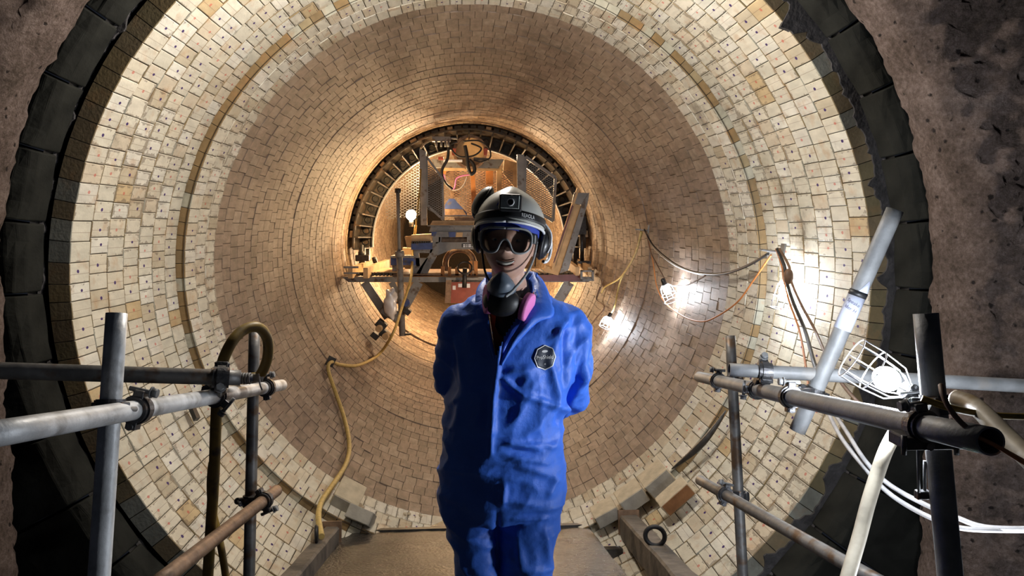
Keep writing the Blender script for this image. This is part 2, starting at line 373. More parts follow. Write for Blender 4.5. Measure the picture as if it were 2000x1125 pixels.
def course(name, Y, R, L, H, n, pal, ends, m, mixw=(1, 1), single=True, dots=True, jit=.003, cache={}, keep=None, part='brick'):
    e = thing(name, (0, Y, AZ), kind='structure')
    lay, ws = ring_layout(n, R, mixw)
    vs_ = []; fs = []; cols = []; uvs = []
    key = (R, L, n, pal[0], ends[0], single)
    if single and key not in cache: cache[key] = [variants('brick', R, ws[0], L, H, pal, ends, m, jit=jit, dots=dots), variants('brick', R, ws[1], L, H, pal, ends, m, jit=jit, dots=dots)]
    for a, c in lay:
        if keep and not keep(a): continue
        p = Vector((R*math.cos(a), Y+L/2, AZ+R*math.sin(a))); q = proj(p)
        if single and -40 < q[0] < 2040 and -40 < q[1] < 1165:
            o = bpy.data.objects.new(part, random.choice(cache[key][c])); COL.objects.link(o); o.parent = e
            o.location = (R*math.cos(a), 0, R*math.sin(a)); o.rotation_euler = (random.uniform(-.004, .004)*dots, -a, random.uniform(-.006, .006)*(1 if dots else .3))
        else:
            v, f = brick_geo(R, ws[c], L, H, jit=random.uniform(-jit, jit)); k = len(vs_)
            ca, sa = math.cos(a), math.sin(a)
            vs_ += [((x+R)*ca-z*sa, y, (x+R)*sa+z*ca) for x, y, z in v]; fs += [tuple(i+k for i in ff) for ff in f]
            col = random.choice(pal); g = random.uniform(.9, 1.06); cc, uu = brick_cols(tuple(x*g for x in col), random.choice(ends), random.uniform(.05, 1) if dots else 0)
            cols += cc; uvs += uu
    if vs_:
        me = bpy.data.meshes.new('outlying_bricks'); me.from_pydata(vs_, [], fs); me.materials.append(m); set_attr(me, cols, uvs)
        o = bpy.data.objects.new('outlying_bricks', me); COL.objects.link(o); o.parent = e; o['kind'] = 'stuff'
    return e
def many_courses(name, Y0, Y1, R, L, H, n, pal, ends, m, jit=.004):
    vs_ = []; fs = []; cols = []; uvs = []; Y = Y0
    while Y < Y1-.01:
        lay, ws = ring_layout(n, R, (1, 1)); dr = random.uniform(-.004, .004)
        for a, c in lay:
            v, f = brick_geo(R, ws[c], L, H, jit=random.uniform(-jit, jit)*.6+dr*1.4, gap=.003, tg=.0012, ch=.002); k = len(vs_); ca, sa = math.cos(a), math.sin(a)
            vs_ += [((x+R)*ca-z*sa, y+Y-Y0, (x+R)*sa+z*ca) for x, y, z in v]; fs += [tuple(i+k for i in ff) for ff in f]
            col = random.choice(pal); g = random.uniform(.85, 1.1); cc, uu = brick_cols(tuple(x*g for x in col), random.choice(ends), 0); cols += cc; uvs += uu
        Y += L
    me = bpy.data.meshes.new(name); me.from_pydata(vs_, [], fs); me.materials.append(m); set_attr(me, cols, uvs)
    o = bpy.data.objects.new(name, me); COL.objects.link(o); o.location = (0, Y0, AZ); o['kind'] = 'structure'; return o
Y0 = 3.88; L1 = .199; R1 = 2.09; R2 = 2.03; R3 = 2.036
for k in range(7):
    course('wall_front_lining', Y0+k*L1, R1, L1, .105, 134, CREAM+CREAM+TANS[:1], ENDS, M['pale_brick'], (1, 1.2))
Y1 = Y0+7*L1
for k in range(3):
    course('wall_step_lining', Y1+k*.205, R2, .205, .15, 134, CREAM, STEPENDS if k == 0 else CREAM, M['pale_brick'], (1, 1.12))
Y2 = Y1+3*.205
for k in range(9):
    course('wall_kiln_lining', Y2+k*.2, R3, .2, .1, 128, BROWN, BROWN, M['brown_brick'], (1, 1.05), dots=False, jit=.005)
Y3 = Y2+9*.2
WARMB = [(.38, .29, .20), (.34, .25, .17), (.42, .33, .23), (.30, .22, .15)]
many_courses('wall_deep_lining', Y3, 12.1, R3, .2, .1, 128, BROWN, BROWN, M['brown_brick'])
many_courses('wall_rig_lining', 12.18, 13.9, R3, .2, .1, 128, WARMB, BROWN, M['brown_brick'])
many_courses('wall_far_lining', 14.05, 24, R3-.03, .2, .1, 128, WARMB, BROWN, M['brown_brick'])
def shell(name, Ya, Yb, R, m, seg=160):
    b = MB(); rows = [[Vector((R*math.cos(2*PI*k/seg), Y, AZ+R*math.sin(2*PI*k/seg))) for k in range(seg)] for Y in (Ya, Yb)]
    b.loft(rows, close=False); return tag(b.build(name, m), kind='structure')
shell('wall_mortar_bed', Y0+.01, Y1, R1+.009, M['mortar'])
shell('wall_mortar_bed', Y1-.01, Y2, R2+.009, M['mortar'])
shell('wall_mortar_bed', Y2-.01, 25, R3+.011, M['mortar'])
shell('wall_kiln_shell', Y0-.1, 25, 2.24, M['dark_steel'])
b = MB(); b.band((0, 24.5, AZ), (0, 24.6, AZ), .02, 2.3, 64); tag(b.build('wall_far_end', M['mortar']), kind='structure')

# ------------------------------------------------------------------ nose ring of dark blocks, grout, hood wall
nose = thing('wall_nose_ring', (0, 3.72, AZ), kind='structure')
NB = 40
def nose_block():
    """cast block, local frame as the bricks: x outward from R=2.2, y along the kiln"""
    prof = [(.008, .13), (.030, .040), (.060, .0), (.10, -.02), (.70, -.02), (.70, .15), (.008, .15)]
    bm = bmesh.new(); Rb = 2.2; vs1 = []
    for s_ in (-1, 1):
        vs1.append([bm.verts.new((x, y, s_*((Rb+x)*math.tan(PI/NB)-.007))) for x, y in prof])
    bm.faces.new(vs1[0]); bm.faces.new(vs1[1][::-1])
    for i in range(len(prof)):
        j = (i+1) % len(prof); bm.faces.new((vs1[0][i], vs1[1][i], vs1[1][j], vs1[0][j]))
    bmesh.ops.recalc_face_normals(bm, faces=bm.faces)
    bmesh.ops.bevel(bm, geom=bm.edges[:], offset=.008, segments=2, profile=.5, affect='EDGES')
    bmesh.ops.triangulate(bm, faces=[f for f in bm.faces if len(f.verts) > 4])
    for _ in range(2): bmesh.ops.subdivide_edges(bm, edges=[e for e in bm.edges if e.calc_length() > .06], cuts=1, use_grid_fill=True)
    sd = random.uniform(0, 50)
    for v_ in bm.verts: v_.co.y -= .016*noise.fractal(v_.co*9+Vector((sd, 0, 0)), 1, 2, 3)
    me = bpy.data.meshes.new('nose_block'); bm.to_mesh(me); bm.free(); me.materials.append(M['nose_block']); return me
nbm = [nose_block() for _ in range(5)]
for k in range(NB):
    a = 2*PI*(k+.5)/NB
    o = bpy.data.objects.new('nose_block', nbm[k % 5]); COL.objects.link(o); o.parent = nose
    o.location = (2.2*math.cos(a), 0, 2.2*math.sin(a)); o.rotation_euler = (0, -a, 0)
# ragged grout between the blocks and the first brick course
b = MB(); seg = 720; rings = []
for (r, y, amp) in ((2.235, 3.855, 0), (2.225, 3.868, 0), (2.155, 3.870, 1), (2.155, 3.90, 1)):
    row = []
    for k in range(seg):
        a = 2*PI*k/seg; nn = noise.fractal(Vector((math.cos(a)*14, math.sin(a)*14, 1)), 1, 2, 4)
        side = .5+.5*math.cos(a-.35); rr = r+amp*(.06*(1-side)+.02-max(0, nn)*.11*(.25+side)-.012*noise.noise(Vector((math.cos(a)*60, math.sin(a)*60, 3))))
        row.append(Vector((rr*math.cos(a), y, AZ+rr*math.sin(a))))
    rings.append(row)
b.loft(rings, close=False, smooth=False); tag(b.build('wall_grout_band', M['grout']), kind='structure')

def hood():
    cx, cz, R = -.005, AZ+.0, 2.21; step = .024; path = []
    z = -1.4
    while z < cz: path.append((Vector((cx-R-.0, 0, z)), Vector((-1, 0, 0)))); z += step
    n = int(PI*R/step)
    for k in range(n+1):
        a = PI-PI*k/n; path.append((Vector((cx+R*math.cos(a), 0, cz+R*math.sin(a))), Vector((math.cos(a), 0, math.sin(a)))))
    z = cz-step
    while z > -1.4: path.append((Vector((cx+R, 0, z)), Vector((1, 0, 0)))); z -= step
    prof = [(.02, 3.56), (.0, 3.50), (-.005, 3.44), (0, 3.38), (.004, 3.33), (.012, 3.29), (.03, 3.26), (.055, 3.24)]
    d = .08
    while d < 1.9: prof.append((d, 3.235-.42*d)); d += .026 if d < .9 else .09
    b = MB(); rings = []
    for base, nr in path:
        row = []
        for (d, y) in prof:
            p = base+nr*d; p.y = y
            q = p*1.0
            big = noise.fractal(q*2.1, 1, 2, 3)*.045; med = noise.fractal(q*11+Vector((5, 1, 2)), .8, 2, 4)*.045
            pit = max(0, noise.noise(q*15)-.25)*.06
            edge = noise.fractal(q*5+Vector((9, 9, 9)), 1, 2, 3)*.022
            nn = (nr*.45+Vector((0, -1, 0))).normalized()
            row.append(p+nn*(big+med*1.3-pit*1.3)*min(1, .15+d*6)+nr*edge*max(0, 1-d*5))
        rings.append(row)
    nrow = len(rings); m = len(prof)
    vs_ = [p for r in rings for p in r]; fs = [(i*m+k, i*m+k+1, (i+1)*m+k+1, (i+1)*m+k) for i in range(nrow-1) for k in range(m-1)]
    b.add(vs_, fs, True); return tag(b.build('wall_hood', M['rock']), kind='structure')
hood()
b = MB(); b.box((0, 1.0, -1.45), (9, 6.5, .1)); tag(b.build('floor', M['mortar']), kind='structure')

# ================================================================== RAMP AND WALKWAY
def ramp_z(Y): return CAM.z-(1.165+.198*Y)
RN = Vector((0, .1943, .9809)); RT = Vector((0, .9809, -.1943))      # ramp normal and downhill direction
M['wet_plate'] = mat('wet_gritty_plate', (.050, .044, .038), .26, .1, var=.6, scale=40, bump=1.0, bscale=55, dark=(.03, .025, .02), dscale=5, dthr=.58)
M['curb'] = mat('dusty_beam', (.13, .11, .09), .75, .1, var=.35, scale=9, bump=.4, dark=(.05, .045, .04), dscale=5, dthr=.55)
M['cut_brick'] = mat('cut_brick', (.50, .42, .30), .85, 0, var=.2, scale=10, bump=.5)
M['cut_grey'] = mat('grey_castable', (.34, .32, .28), .85, 0, var=.15, scale=10, bump=.4)
M['cut_red'] = mat('red_brown_brick', (.26, .12, .05), .85, 0, var=.25, scale=10, bump=.4)
ramp = thing('loading_ramp', (0, 2.9, ramp_z(2.9)), 'dark wet steel loading ramp sloping down into the kiln under the person', 'ramp')
def ramp_box(x0, x1, ya, yb, h0, h1):
    b = MB(); c = [Vector((x, y, ramp_z(y)))+RN*h for x in (x0, x1) for y in (ya, yb) for h in (h0, h1)]
    return b.add(c, [(0, 1, 3, 2), (4, 6, 7, 5), (0, 4, 5, 1), (2, 3, 7, 6), (0, 2, 6, 4), (1, 5, 7, 3)])
def ramp_grid():
    b = MB(); nx, ny = 50, 110; x0, x1, ya, yb = -.98, .80, .4, 5.36; vs_ = []
    for j in range(ny+1):
        for i in range(nx+1):
            y = ya+(yb-ya)*j/ny; x = x0+(x1-x0)*i/nx; p = Vector((x, y, ramp_z(y)))
            p += RN*(.012*noise.fractal(p*3.1, 1, 2, 4)); vs_.append(p)
    b.add(vs_, [(j*(nx+1)+i, j*(nx+1)+i+1, (j+1)*(nx+1)+i+1, (j+1)*(nx+1)+i) for j in range(ny) for i in range(nx)], True)
    k = [vs_[0], vs_[nx], vs_[-1], vs_[-1-nx]]; b.prism([p-RN*.012 for p in k], -RN*.03); return b
ramp_grid().build('deck_plate', M['wet_plate'], ramp)
ramp_box(-.98, .80, 5.33, 5.40, -.05, .012).build('lip', M['dark_steel'], ramp)
for sx, nm in ((-1, 'left'), (1, 'right')):
    for y in (1.2, 3.0, 4.8):
        ramp_box(-1.05, .95, y, y+.09, -.16, -.045).build('cross_beam', M['dark_steel'], ramp)
    break
# curbs
def curb(xa, ya, xb, yb, wd, h):
    b = MB(); A = Vector((xa, ya, ramp_z(ya))); B = Vector((xb, yb, ramp_z(yb))); d = (B-A).normalized(); s_ = d.cross(RN).normalized(); nseg = 40
    rings = []
    for k in range(nseg+1):
        p = A.lerp(B, k/nseg); r = []
        for (u, v) in ((-wd/2, -.03), (wd/2, -.03), (wd/2, h-.012), (wd/2-.012, h), (-wd/2+.012, h), (-wd/2, h-.012)):
            q = p+s_*u+RN*v; r.append(q+s_*noise.noise(q*6)*.006+RN*noise.noise(q*5+Vector((3, 3, 3)))*.006*(v > 0))
        rings.append(r)
    return b.loft(rings, smooth=False), A, B, d, s_
cl = thing('ramp_curb', (-1.0, 3.8, ramp_z(3.8)), 'dusty grey kerb beam along the left edge of the ramp', 'beam', 'kerb beams of the ramp')
b, A, B, d, s_ = curb(-1.03, 2.6, -1.02, 5.0, .10, .11); b.build('beam', M['curb'], cl)
q = B+RN*.07; MB().box(q+RT*.01, (.13, .02, .15), Matrix(((1, 0, 0), (0, .98, .19), (0, -.19, .98)))).build('end_plate', M['rust_steel'], cl)
e = W(652, 1040, 1.98); e = Vector((-1.03, 4.55, ramp_z(4.55)+.13)); MB().torus(e+RN*.035, (1, .15, 0), .045, .011).build('eye_ring', M['black'], cl)
cr = thing('ramp_curb', (1.08, 3.8, ramp_z(3.8)), 'dusty grey kerb beam with an upright iron eye, right of the ramp', 'beam', 'kerb beams of the ramp')
b, A, B, d, s_ = curb(.95, 2.4, 1.05, 5.05, .13, .13); b.build('beam', M['curb'], cr)
MB().box(B+RN*.08, (.15, .02, .17), Matrix(((1, 0, 0), (0, .98, .19), (0, -.19, .98)))).build('end_plate', M['rust_steel'], cr)
e = P(1312, 1062, 4.0); e = Vector((1.0, 4.15, ramp_z(4.15)+.125)); MB().torus(e+RN*.06, (.3, 1, 0), .056, .014).build('eye_ring', M['black'], cr)
# plate on the lining beyond the ramp lip
b = MB(); yy = [5.46, 5.65, 5.85]
b.prism([P(712, 1046, 5.45), P(1196, 1040, 5.45), P(1120, 1004, 5.95), P(740, 1008, 5.95)], Vector((0, 0, -.03)))
o = b.build('landing_plate', M['wet_plate']); tag(o, 'muddy flat plate on the kiln bottom just beyond the ramp lip', 'plate')
# rubble crumbs on that plate
b = MB()
for i in range(70):
    t = random.random(); side = random.choice((-1, 1)); px = (730+random.random()*130) if side < 0 else (1100+random.random()*90)
    p = P(px, 1003+random.random()*14, 5.75+random.random()*.15); r = random.uniform(.006, .022)
    b.ell(p+Vector((0, 0, .004)), (r, r, r*.6), Euler((random.random(), random.random(), random.random())).to_matrix(), 6, 4)
o = b.build('brick_rubble', M['cut_brick']); tag(o, 'crumbs of broken brick strewn beyond the ramp lip', 'rubble', kind='stuff')
# cut blocks bedded on the lining either side of the ramp foot
def bed_block(px, py, R, size, m_, label, rx=0, group='loose cut bricks at the ramp foot', yrot=0, capm=None):
    p = W(px, py, R); a = math.atan2(p.z-AZ, p.x); rad = Vector((math.cos(a), 0, math.sin(a))); tn = Vector((-math.sin(a), 0, math.cos(a)))
    rot = Matrix((rad, Vector((0, 1, 0)), tn)).transposed() @ Euler((rx, 0, yrot)).to_matrix()
    t = thing('refractory_block', p, label, 'brick', group)
    bm = bmesh.new(); bmesh.ops.create_cube(bm, size=1)
    for v_ in bm.verts: v_.co = Vector((v_.co.x*size[0], v_.co.y*size[1], v_.co.z*size[2]))
    bmesh.ops.bevel(bm, geom=bm.edges[:], offset=.006, segments=2, profile=.5, affect='EDGES')
    bmesh.ops.subdivide_edges(bm, edges=[e for e in bm.edges if e.calc_length() > .05], cuts=3, use_grid_fill=True)
    for v_ in bm.verts: v_.co += v_.co.normalized()*noise.noise(v_.co*30+p*7)*.005
    MBx = MB(); MBx.add([p+rot @ v_.co for v_ in bm.verts], [[v_.index for v_ in f.verts] for f in bm.faces]); bm.free()
    MBx.build('body', m_, t)
    # the sawn end towards the mouth is another colour
    c = p+rot @ Vector((0, -size[1]/2-.004, 0)); MB().box(c, (size[0]*.9, .006, size[2]*.92), rot).build('sawn_face', capm or M['cut_grey'], t)
    return t
bed_block(680, 968, 1.95, (.11, .24, .20), M['cut_brick'], 'cream cut brick, upper of the two left of the ramp foot', yrot=.3)
bed_block(705, 1008, 1.98, (.10, .22, .19), M['cut_grey'], 'pale grey stained brick, lower of the two left of the ramp foot', yrot=-.45, rx=.2)
bed_block(1282, 935, 1.95, (.12, .24, .21), M['cut_brick'], 'uppermost cream block with grey face right of the ramp foot')
bed_block(1233, 969, 1.955, (.11, .22, .20), M['cut_brick'], 'middle cream block with grey face right of the ramp foot')
bed_block(1182, 1000, 1.965, (.09, .22, .18), M['cut_brick'], 'lowest cream block with grey face right of the ramp foot')
bed_block(1318, 968, 1.965, (.09, .16, .24), M['cut_brick'], 'block with red-brown face beside the right kerb', capm=M['cut_red'])
# steel slivers standing out of the joints
b = MB(); pts = [W(1312, 916, 1.975), W(1350, 886, 1.97), W(1385, 850, 1.97), W(1418, 802, 1.985)]
b.tube(spline(pts), [.004+.02*math.sin(PI*k/24) for k in range(25)], 6); tag(b.build('joint_shim', M['dark_steel']), 'long black sliver of steel shim peeling from the right joint', 'shim')
b = MB(); b.prism([W(366, 794, 2.05), W(373, 794, 2.05), W(386, 822, 2.05), W(378, 823, 2.05)], Vector((.03, -.03, .03))); tag(b.build('joint_shim', M['black']), 'short black shim standing out of the left brickwork', 'shim')

# ================================================================== SCAFFOLD
TR = .0242
def tube_thing(a, b_, label, r=TR, m='steel', cat='tube', group='scaffold tubes of the handrails', weld=None):
    a, b_ = Vector(a), Vector(b_); t = thing('scaffold_tube', (a+b_)/2 if abs((a-b_).z) < .3 else (a if a.z < b_.z else b_), label, cat, group)
    B = MB(); n = 12
    B.tube([a.lerp(b_, k/n) for k in range(n+1)], r, 28, hollow=.86); B.build('pipe', M[m], t)
    if weld:
        for w_ in weld:
            c = a.lerp(b_, w_); d = (b_-a).normalized()*.05; MB().band(c-d, c+d, r, r+.0025, 28).build('sleeve', M['coupler'], t)
    return t
LP_T, LP_B = P(228, 612, 1.86), P(192, 1150, 1.72)
tube_thing(LP_B+(LP_B-LP_T)*.9, LP_T, 'bright galvanised upright tube at far left, open at the top', m='lightened_steel')
LR_A, LR_B = P(550, 752, 3.25), P(-60, 856, 1.27)
tube_thing(LR_A, LR_B, 'upper left handrail tube running from the frame edge into the kiln', weld=[.12], m='lightened_steel')
LT_A, LT_B = P(470, 738, 2.35), P(-60, 722, 2.15)
tube_thing(LT_A, LT_B, 'dark horizontal tube behind the leftmost upright', m='old_steel')
LM_T, LM_B = P(497, 648, 3.25), P(486, 1150, 3.1)
tube_thing(LM_B+(LM_B-LM_T)*.25, LM_T, 'slim dark upright tube inside the yellow hose loop', m='old_steel')
LL_A, LL_B = P(540, 958, 3.12), P(300, 1145, 2.05)
tube_thing(LL_A, LL_B, 'lower left handrail tube, rusty and rising towards the kiln', m='rust_steel')
RP_T, RP_B = P(1808, 612, 1.80), P(1858, 1150, 1.70)
tube_thing(RP_B+(RP_B-RP_T)*.9, RP_T, 'thick upright tube just right of the nearest cage lamp', r=.0295)
RR_A, RR_B = P(1366, 736, 3.6), P(1935, 862, 1.28)
tube_thing(RR_A, RR_B, 'upper right handrail tube running under the nearest cage lamp', m='steel', r=.0265)
RT_A, RT_B = P(1424, 722, 2.62), P(2060, 757, 2.45)
tube_thing(RT_A, RT_B, 'horizontal tube behind the diagonal tube on the right')
RM_T, RM_B = P(1426, 656, 3.45), P(1452, 1150, 3.2)
tube_thing(RM_B+(RM_B-RM_T)*.25, RM_T, 'slim dark upright tube at the far end of the right handrail', m='old_steel')
RL_A, RL_B = P(1367, 938, 3.5), P(1730, 1145, 2.05)
tube_thing(RL_A, RL_B, 'lower right handrail tube, brown and rising towards the kiln', m='old_steel')
DR = .029
DG_A, DG_B = P(1748, 410, 2.50), P(1557, 842, 2.58)
tube_thing(DG_A, DG_B, 'diagonal tube wearing a paper note on the right side', r=DR)

def near_line(a, b_, px, py):
    best = None
    for k in range(401):
        p = a.lerp(b_, k/400); q = proj(p); d = (q[0]-px)**2+(q[1]-py)**2
        if best is None or d < best[0]: best = (d, p)
    return best[1]
def coupler(pa, da, pb, db, label, side=None):
    """right-angle coupler: hinged band round each of two tubes, a saddle between them and T-bolts with nuts"""
    pa, pb = Vector(pa), Vector(pb); da, db = Vector(da).normalized(), Vector(db).normalized()
    t = thing('scaffold_coupler', pa, label, 'coupler', 'scaffold couplers'); r = TR
    gap = pb-pa
    for p, d, o in ((pa, da, gap), (pb, db, -gap)):
        o = (o-d*o.dot(d)); o = o.normalized() if o.length > 1e-4 else Vector((0, 0, 1)); s_ = d.cross(o).normalized()
        B = MB(); B.band(p-d*.024, p+d*.024, r+.0005, r+.0085, 24); B.band(p-d*.012, p+d*.012, r+.006, r+.013, 24)
        for sg in (1, -1):
            B.box(p+s_*sg*(r+.014), (.022, .034, .026), Matrix((s_, d, o)).transposed(), bev=.003)
        B.build('clamp_band', M['coupler'], t)
        c = p+s_*(r+.024)
        B = MB(); B.cyl(c-o*.036, c+o*.03, .0062, 10); B.cyl(c-o*.040, c-o*.026, .012, 6); B.cyl(c-o*.026, c-o*.023, .015, 14); B.build('bolt', M['steel'], t)
        c2 = p-s_*(r+.018); B = MB(); B.cyl(c2-d*.022, c2+d*.022, .0085, 10); B.build('hinge_pin', M['coupler'], t)
    L_ = (gap.length-2*r); mid = (pa+pb)/2; g = gap.normalized() if gap.length > 1e-4 else Vector((1, 0, 0)); u = da; v = g.cross(u).normalized()
    MB().box(mid, (.048, .044, max(.012, L_+.010)), Matrix((u, v, g)).transposed(), bev=.003).build('saddle', M['coupler'], t)
    return t
def cpl(A1, A2, B1, B2, pxa, pxb, label, fac=1):
    pa = near_line(A1, A2, *pxa); pb = near_line(B1, B2, *pxb); return coupler(pa, A2-A1, pb, B2-B1, label)
cpl(LR_B, LR_A, LT_A, LT_B, (422, 770), (432, 736), 'coupler where the dark cross tube meets the left handrail')
cpl(LR_B, LR_A, LP_T, LP_B, (268, 797), (215, 800), 'coupler on the leftmost bright upright')
cpl(LR_B, LR_A, LM_T, LM_B, (520, 757), (497, 760), 'coupler under the yellow hose loop')
cpl(LL_A, LL_B, LM_T, LM_B, (515, 978), (489, 978), 'coupler on the lower left handrail')
cpl(RR_A, RR_B, RM_T, RM_B, (1402, 744), (1428, 744), 'coupler at the far tip of the right handrail')
cpl(RR_A, RR_B, RT_A, RT_B, (1478, 760), (1493, 726), 'coupler joining the horizontal tube to the right handrail')
cpl(RR_A, RR_B, DG_A, DG_B, (1545, 772), (1590, 770), 'coupler holding the diagonal tube')
cpl(RL_A, RL_B, RM_T, RM_B, (1415, 966), (1441, 968), 'coupler on the lower right handrail')
cpl(RR_A, RR_B, RP_T, RP_B, (1800, 832), (1822, 790), 'coupler at the thick right upright, beside the lamp')
# drop-forged clip and threaded rods hanging beside the thick upright
t = thing('hanging_clamp', P(1800, 960, 1.75), 'slim steel clamp hanging left of the thick right upright', 'clamp')
MB().tube([P(1788, 856, 1.75), P(1793, 872, 1.75), P(1795, 962, 1.75)], .004, 8).build('rod', M['steel'], t)
MB().cyl(P(1806, 900, 1.76), P(1806, 958, 1.76), .004, 8).build('rod', M['steel'], t)
MB().torus(P(1790, 868, 1.75), (.2, 1, 0), .011, .004, 16, 6).build('ring', M['steel'], t)
MB().box(P(1802, 966, 1.76), (.035, .02, .022), bev=.003).build('jaw', M['coupler'], t)
# long dark plate bolted under the rail at the upright
t = thing('clamp_plate', P(1815, 868, 1.5), 'dark bolted clamp plate under the right rail at the thick upright', 'plate')
MB().box(P(1812, 858, 1.53), (.14, .07, .028), bev=.004).build('plate', M['dark_steel'], t)
for px in (1766, 1868): MB().cyl(P(px, 850, 1.50), P(px, 888, 1.50), .006, 8).build('bolt', M['coupler'], t)

# paper note on the diagonal tube
note = thing('paper_note', near_line(DG_A, DG_B, 1668, 590), 'white handwritten paper note wrapped round the diagonal tube', 'note')
dgd = (DG_A-DG_B).normalized(); n0 = (CAM-near_line(DG_A, DG_B, 1668, 590)); n0 = (n0-dgd*n0.dot(dgd)).normalized(); rt = dgd.cross(n0).normalized()
if rt.dot(RIGHT) < 0: rt = -rt
def wrap(p0, u, v, r): a = u/r; return p0+dgd*v+(n0*math.cos(a)+rt*math.sin(a))*r
pn = near_line(DG_A, DG_B, 1656, 612)
def wrapped(uvpts, r0, r1, nu=20):
    """sheet between v0..v1 wrapped over u0..u1; top edge may be a list of (u,v)"""
    b = MB(); top, v0, u0, u1 = uvpts; vs_ = []
    for k in range(nu+1):
        u = u0+(u1-u0)*k/nu; vt = top(u); vs_ += [wrap(pn, u, v0, r0), wrap(pn, u, vt, r0), wrap(pn, u, vt, r1), wrap(pn, u, v0, r1)]
    fs = [(k*4+j, k*4+(j+1) % 4, k*4+4+(j+1) % 4, k*4+4+j) for k in range(nu) for j in range(4)]+[(0, 1, 2, 3), (nu*4+3, nu*4+2, nu*4+1, nu*4)]
    return b.add(vs_, fs, True)
wrapped((lambda u: .066, -.060, -.058, .058), DR+.0006, DR+.0014).build('sheet', M['paper'], note)
wrapped((lambda u: .085+.048*max(0, 1-abs(u-.020)/.022), .08, -.006, .038), DR+.0006, DR+.0014).build('torn_corner', M['paper'], note)
wrapped((lambda u: .086, .066, -.060, .060), DR+.0014, DR+.0024).build('tape_band', M['black'], note)
for txt, v_, u_, sz in (('Speake', .042, -.002, .0175), ('lder H', .019, -.004, .0175)):
    vs_, fs = text_mesh(txt, sz, .0003, .25)
    b = MB(); b.add([wrap(pn, p.x+u_, p.y*1.0+v_-p.x*.22, DR+.0017+p.z) for p in vs_], fs); b.build('handwriting', M['ink'], note)

# ================================================================== CAGE LAMPS
def cage_lamp(base, tip, r, label, power, col, bulbm, cable=None, loc=None, wire=.0024, hook=True):
    base, tip = Vector(base), Vector(tip); d = (tip-base); Ln = d.length; d.normalize()
    up = Vector((0, 0, 1)) if abs(d.z) < .9 else Vector((1, 0, 0)); n = (up-d*up.dot(d)).normalized(); q = d.cross(n)
    t = thing('cage_lamp', base, label, 'lamp', 'caged work lamps')
    prof = [(0.0, .35), (.22, .86), (.60, 1.0), (.98, 1.0)]
    B = MB()
    for k in range(8):
        a = 2*PI*k/8; e = n*math.cos(a)+q*math.sin(a); B.tube([base+d*Ln*s_+e*r*f for s_, f in prof], wire, 6)
    for s_, f in ((.02, .4), (.60, 1.0), (.98, 1.0)): B.torus(base+d*Ln*s_, d, r*f, wire, 28, 6)
    B.build('wire_cage', M['cage'], t)
    B = MB(); B.tube([base-d*Ln*.32, base-d*Ln*.30, base-d*Ln*.05, base+d*Ln*.10], [r*.18, r*.30, r*.36, r*.36], 16); B.build('socket', M['black_plastic'], t)
    bc = base+d*Ln*.36
    B = MB(); rot = Matrix((n, q, d)).transposed(); rb = r*.55; B.ell(bc, (rb, rb, rb*1.15), rot, 14, 10)
    B.build('bulb', emit('lit_bulb', col, power/(4*PI*PI*rb*rb)), t)
    return t, bc

def cable(name, pts, r, m, label, cat='cable', group=None, n=8, seg=8):
    b = MB(); b.tube(spline(pts, n), r, seg); return tag(b.build(name, M[m]), label, cat, group)
# nearest lamp, lying on the right handrail
nb, nt_ = P(1772, 764, 1.95), P(1661, 697, 2.0)
lamp_near, bc = cage_lamp(nb, nt_, .060, 'large bright cage lamp resting on the right handrail', POW_NEAR, COOL, None, wire=.0019)
MB().tube([P(1758, 768, 1.84), P(1800, 765, 1.82)], .0035, 8).build('hook', M['cage'], lamp_near)
MB().ell(P(1786, 758, 1.83), (.010, .010, .010), None, 12, 8).build('bolt_cap', M['coupler'], lamp_near)
# three lamps hung along the right wall
wl = [((1537, 545), (1522, 604), 4.72, .058, 'cage lamp hanging on the right wall nearest the steel bracket', POW_WALL),
      ((1298, 555), (1312, 588), 7.1, .070, 'cage lamp halfway along the right wall beneath the looping cables', POW_WALL2),
      ((1190, 618), (1180, 640), 9.3, .075, 'small distant cage lamp low on the right wall by the rig', POW_WALL3)]
for a, c, Y, r, lb, pw in wl: cage_lamp(P(a[0], a[1], Y), P(c[0], c[1], Y+.02), r, lb, pw, COOL, None)

# ================================================================== HOSES AND CABLES
# thick yellow hose over the left handrail
hp = [P(402, 1190, 2.55), P(410, 1060, 2.55), P(418, 930, 2.55), P(422, 820, 2.52), P(428, 735, 2.50), P(446, 680, 2.5), P(472, 647, 2.55), P(503, 639, 2.6), P(522, 662, 2.65), P(522, 700, 2.68), P(508, 732, 2.7), P(490, 738, 2.7)]
cable('air_hose', hp, .0185, 'hose_yellow', 'thick yellow hose looping over the left handrail', 'hose', seg=14)
cable('air_hose', [P(414, 905, 2.60), P(411, 945, 2.66), P(414, 990, 2.75), P(432, 1070, 2.7), P(446, 1160, 2.65)], .0130, 'hose_yellow', 'dull yellow hose hanging down behind the lower left handrail', 'hose', seg=12)
t = thing('hose_fitting', P(480, 740, 2.68), 'ribbed brass and steel hose fitting beside the open tube end', 'fitting')
MB().tube([P(512, 737, 2.70), P(492, 738, 2.68)], .016, 14).build('ferrule', M['hose_beige'], t)
B = MB()
for k in range(5): B.torus(P(466+k*5.5, 739, 2.66), RIGHT, .017, .0042, 18, 6)
B.tube([P(462, 739, 2.66), P(494, 738, 2.67)], .0135, 14); B.build('ribbed_nut', M['steel'], t)
MB().tube([P(505, 730, 2.62), P(508, 752, 2.62), P(512, 762, 2.62)], .003, 6).build('pull_cord', M['cable_white'], t)
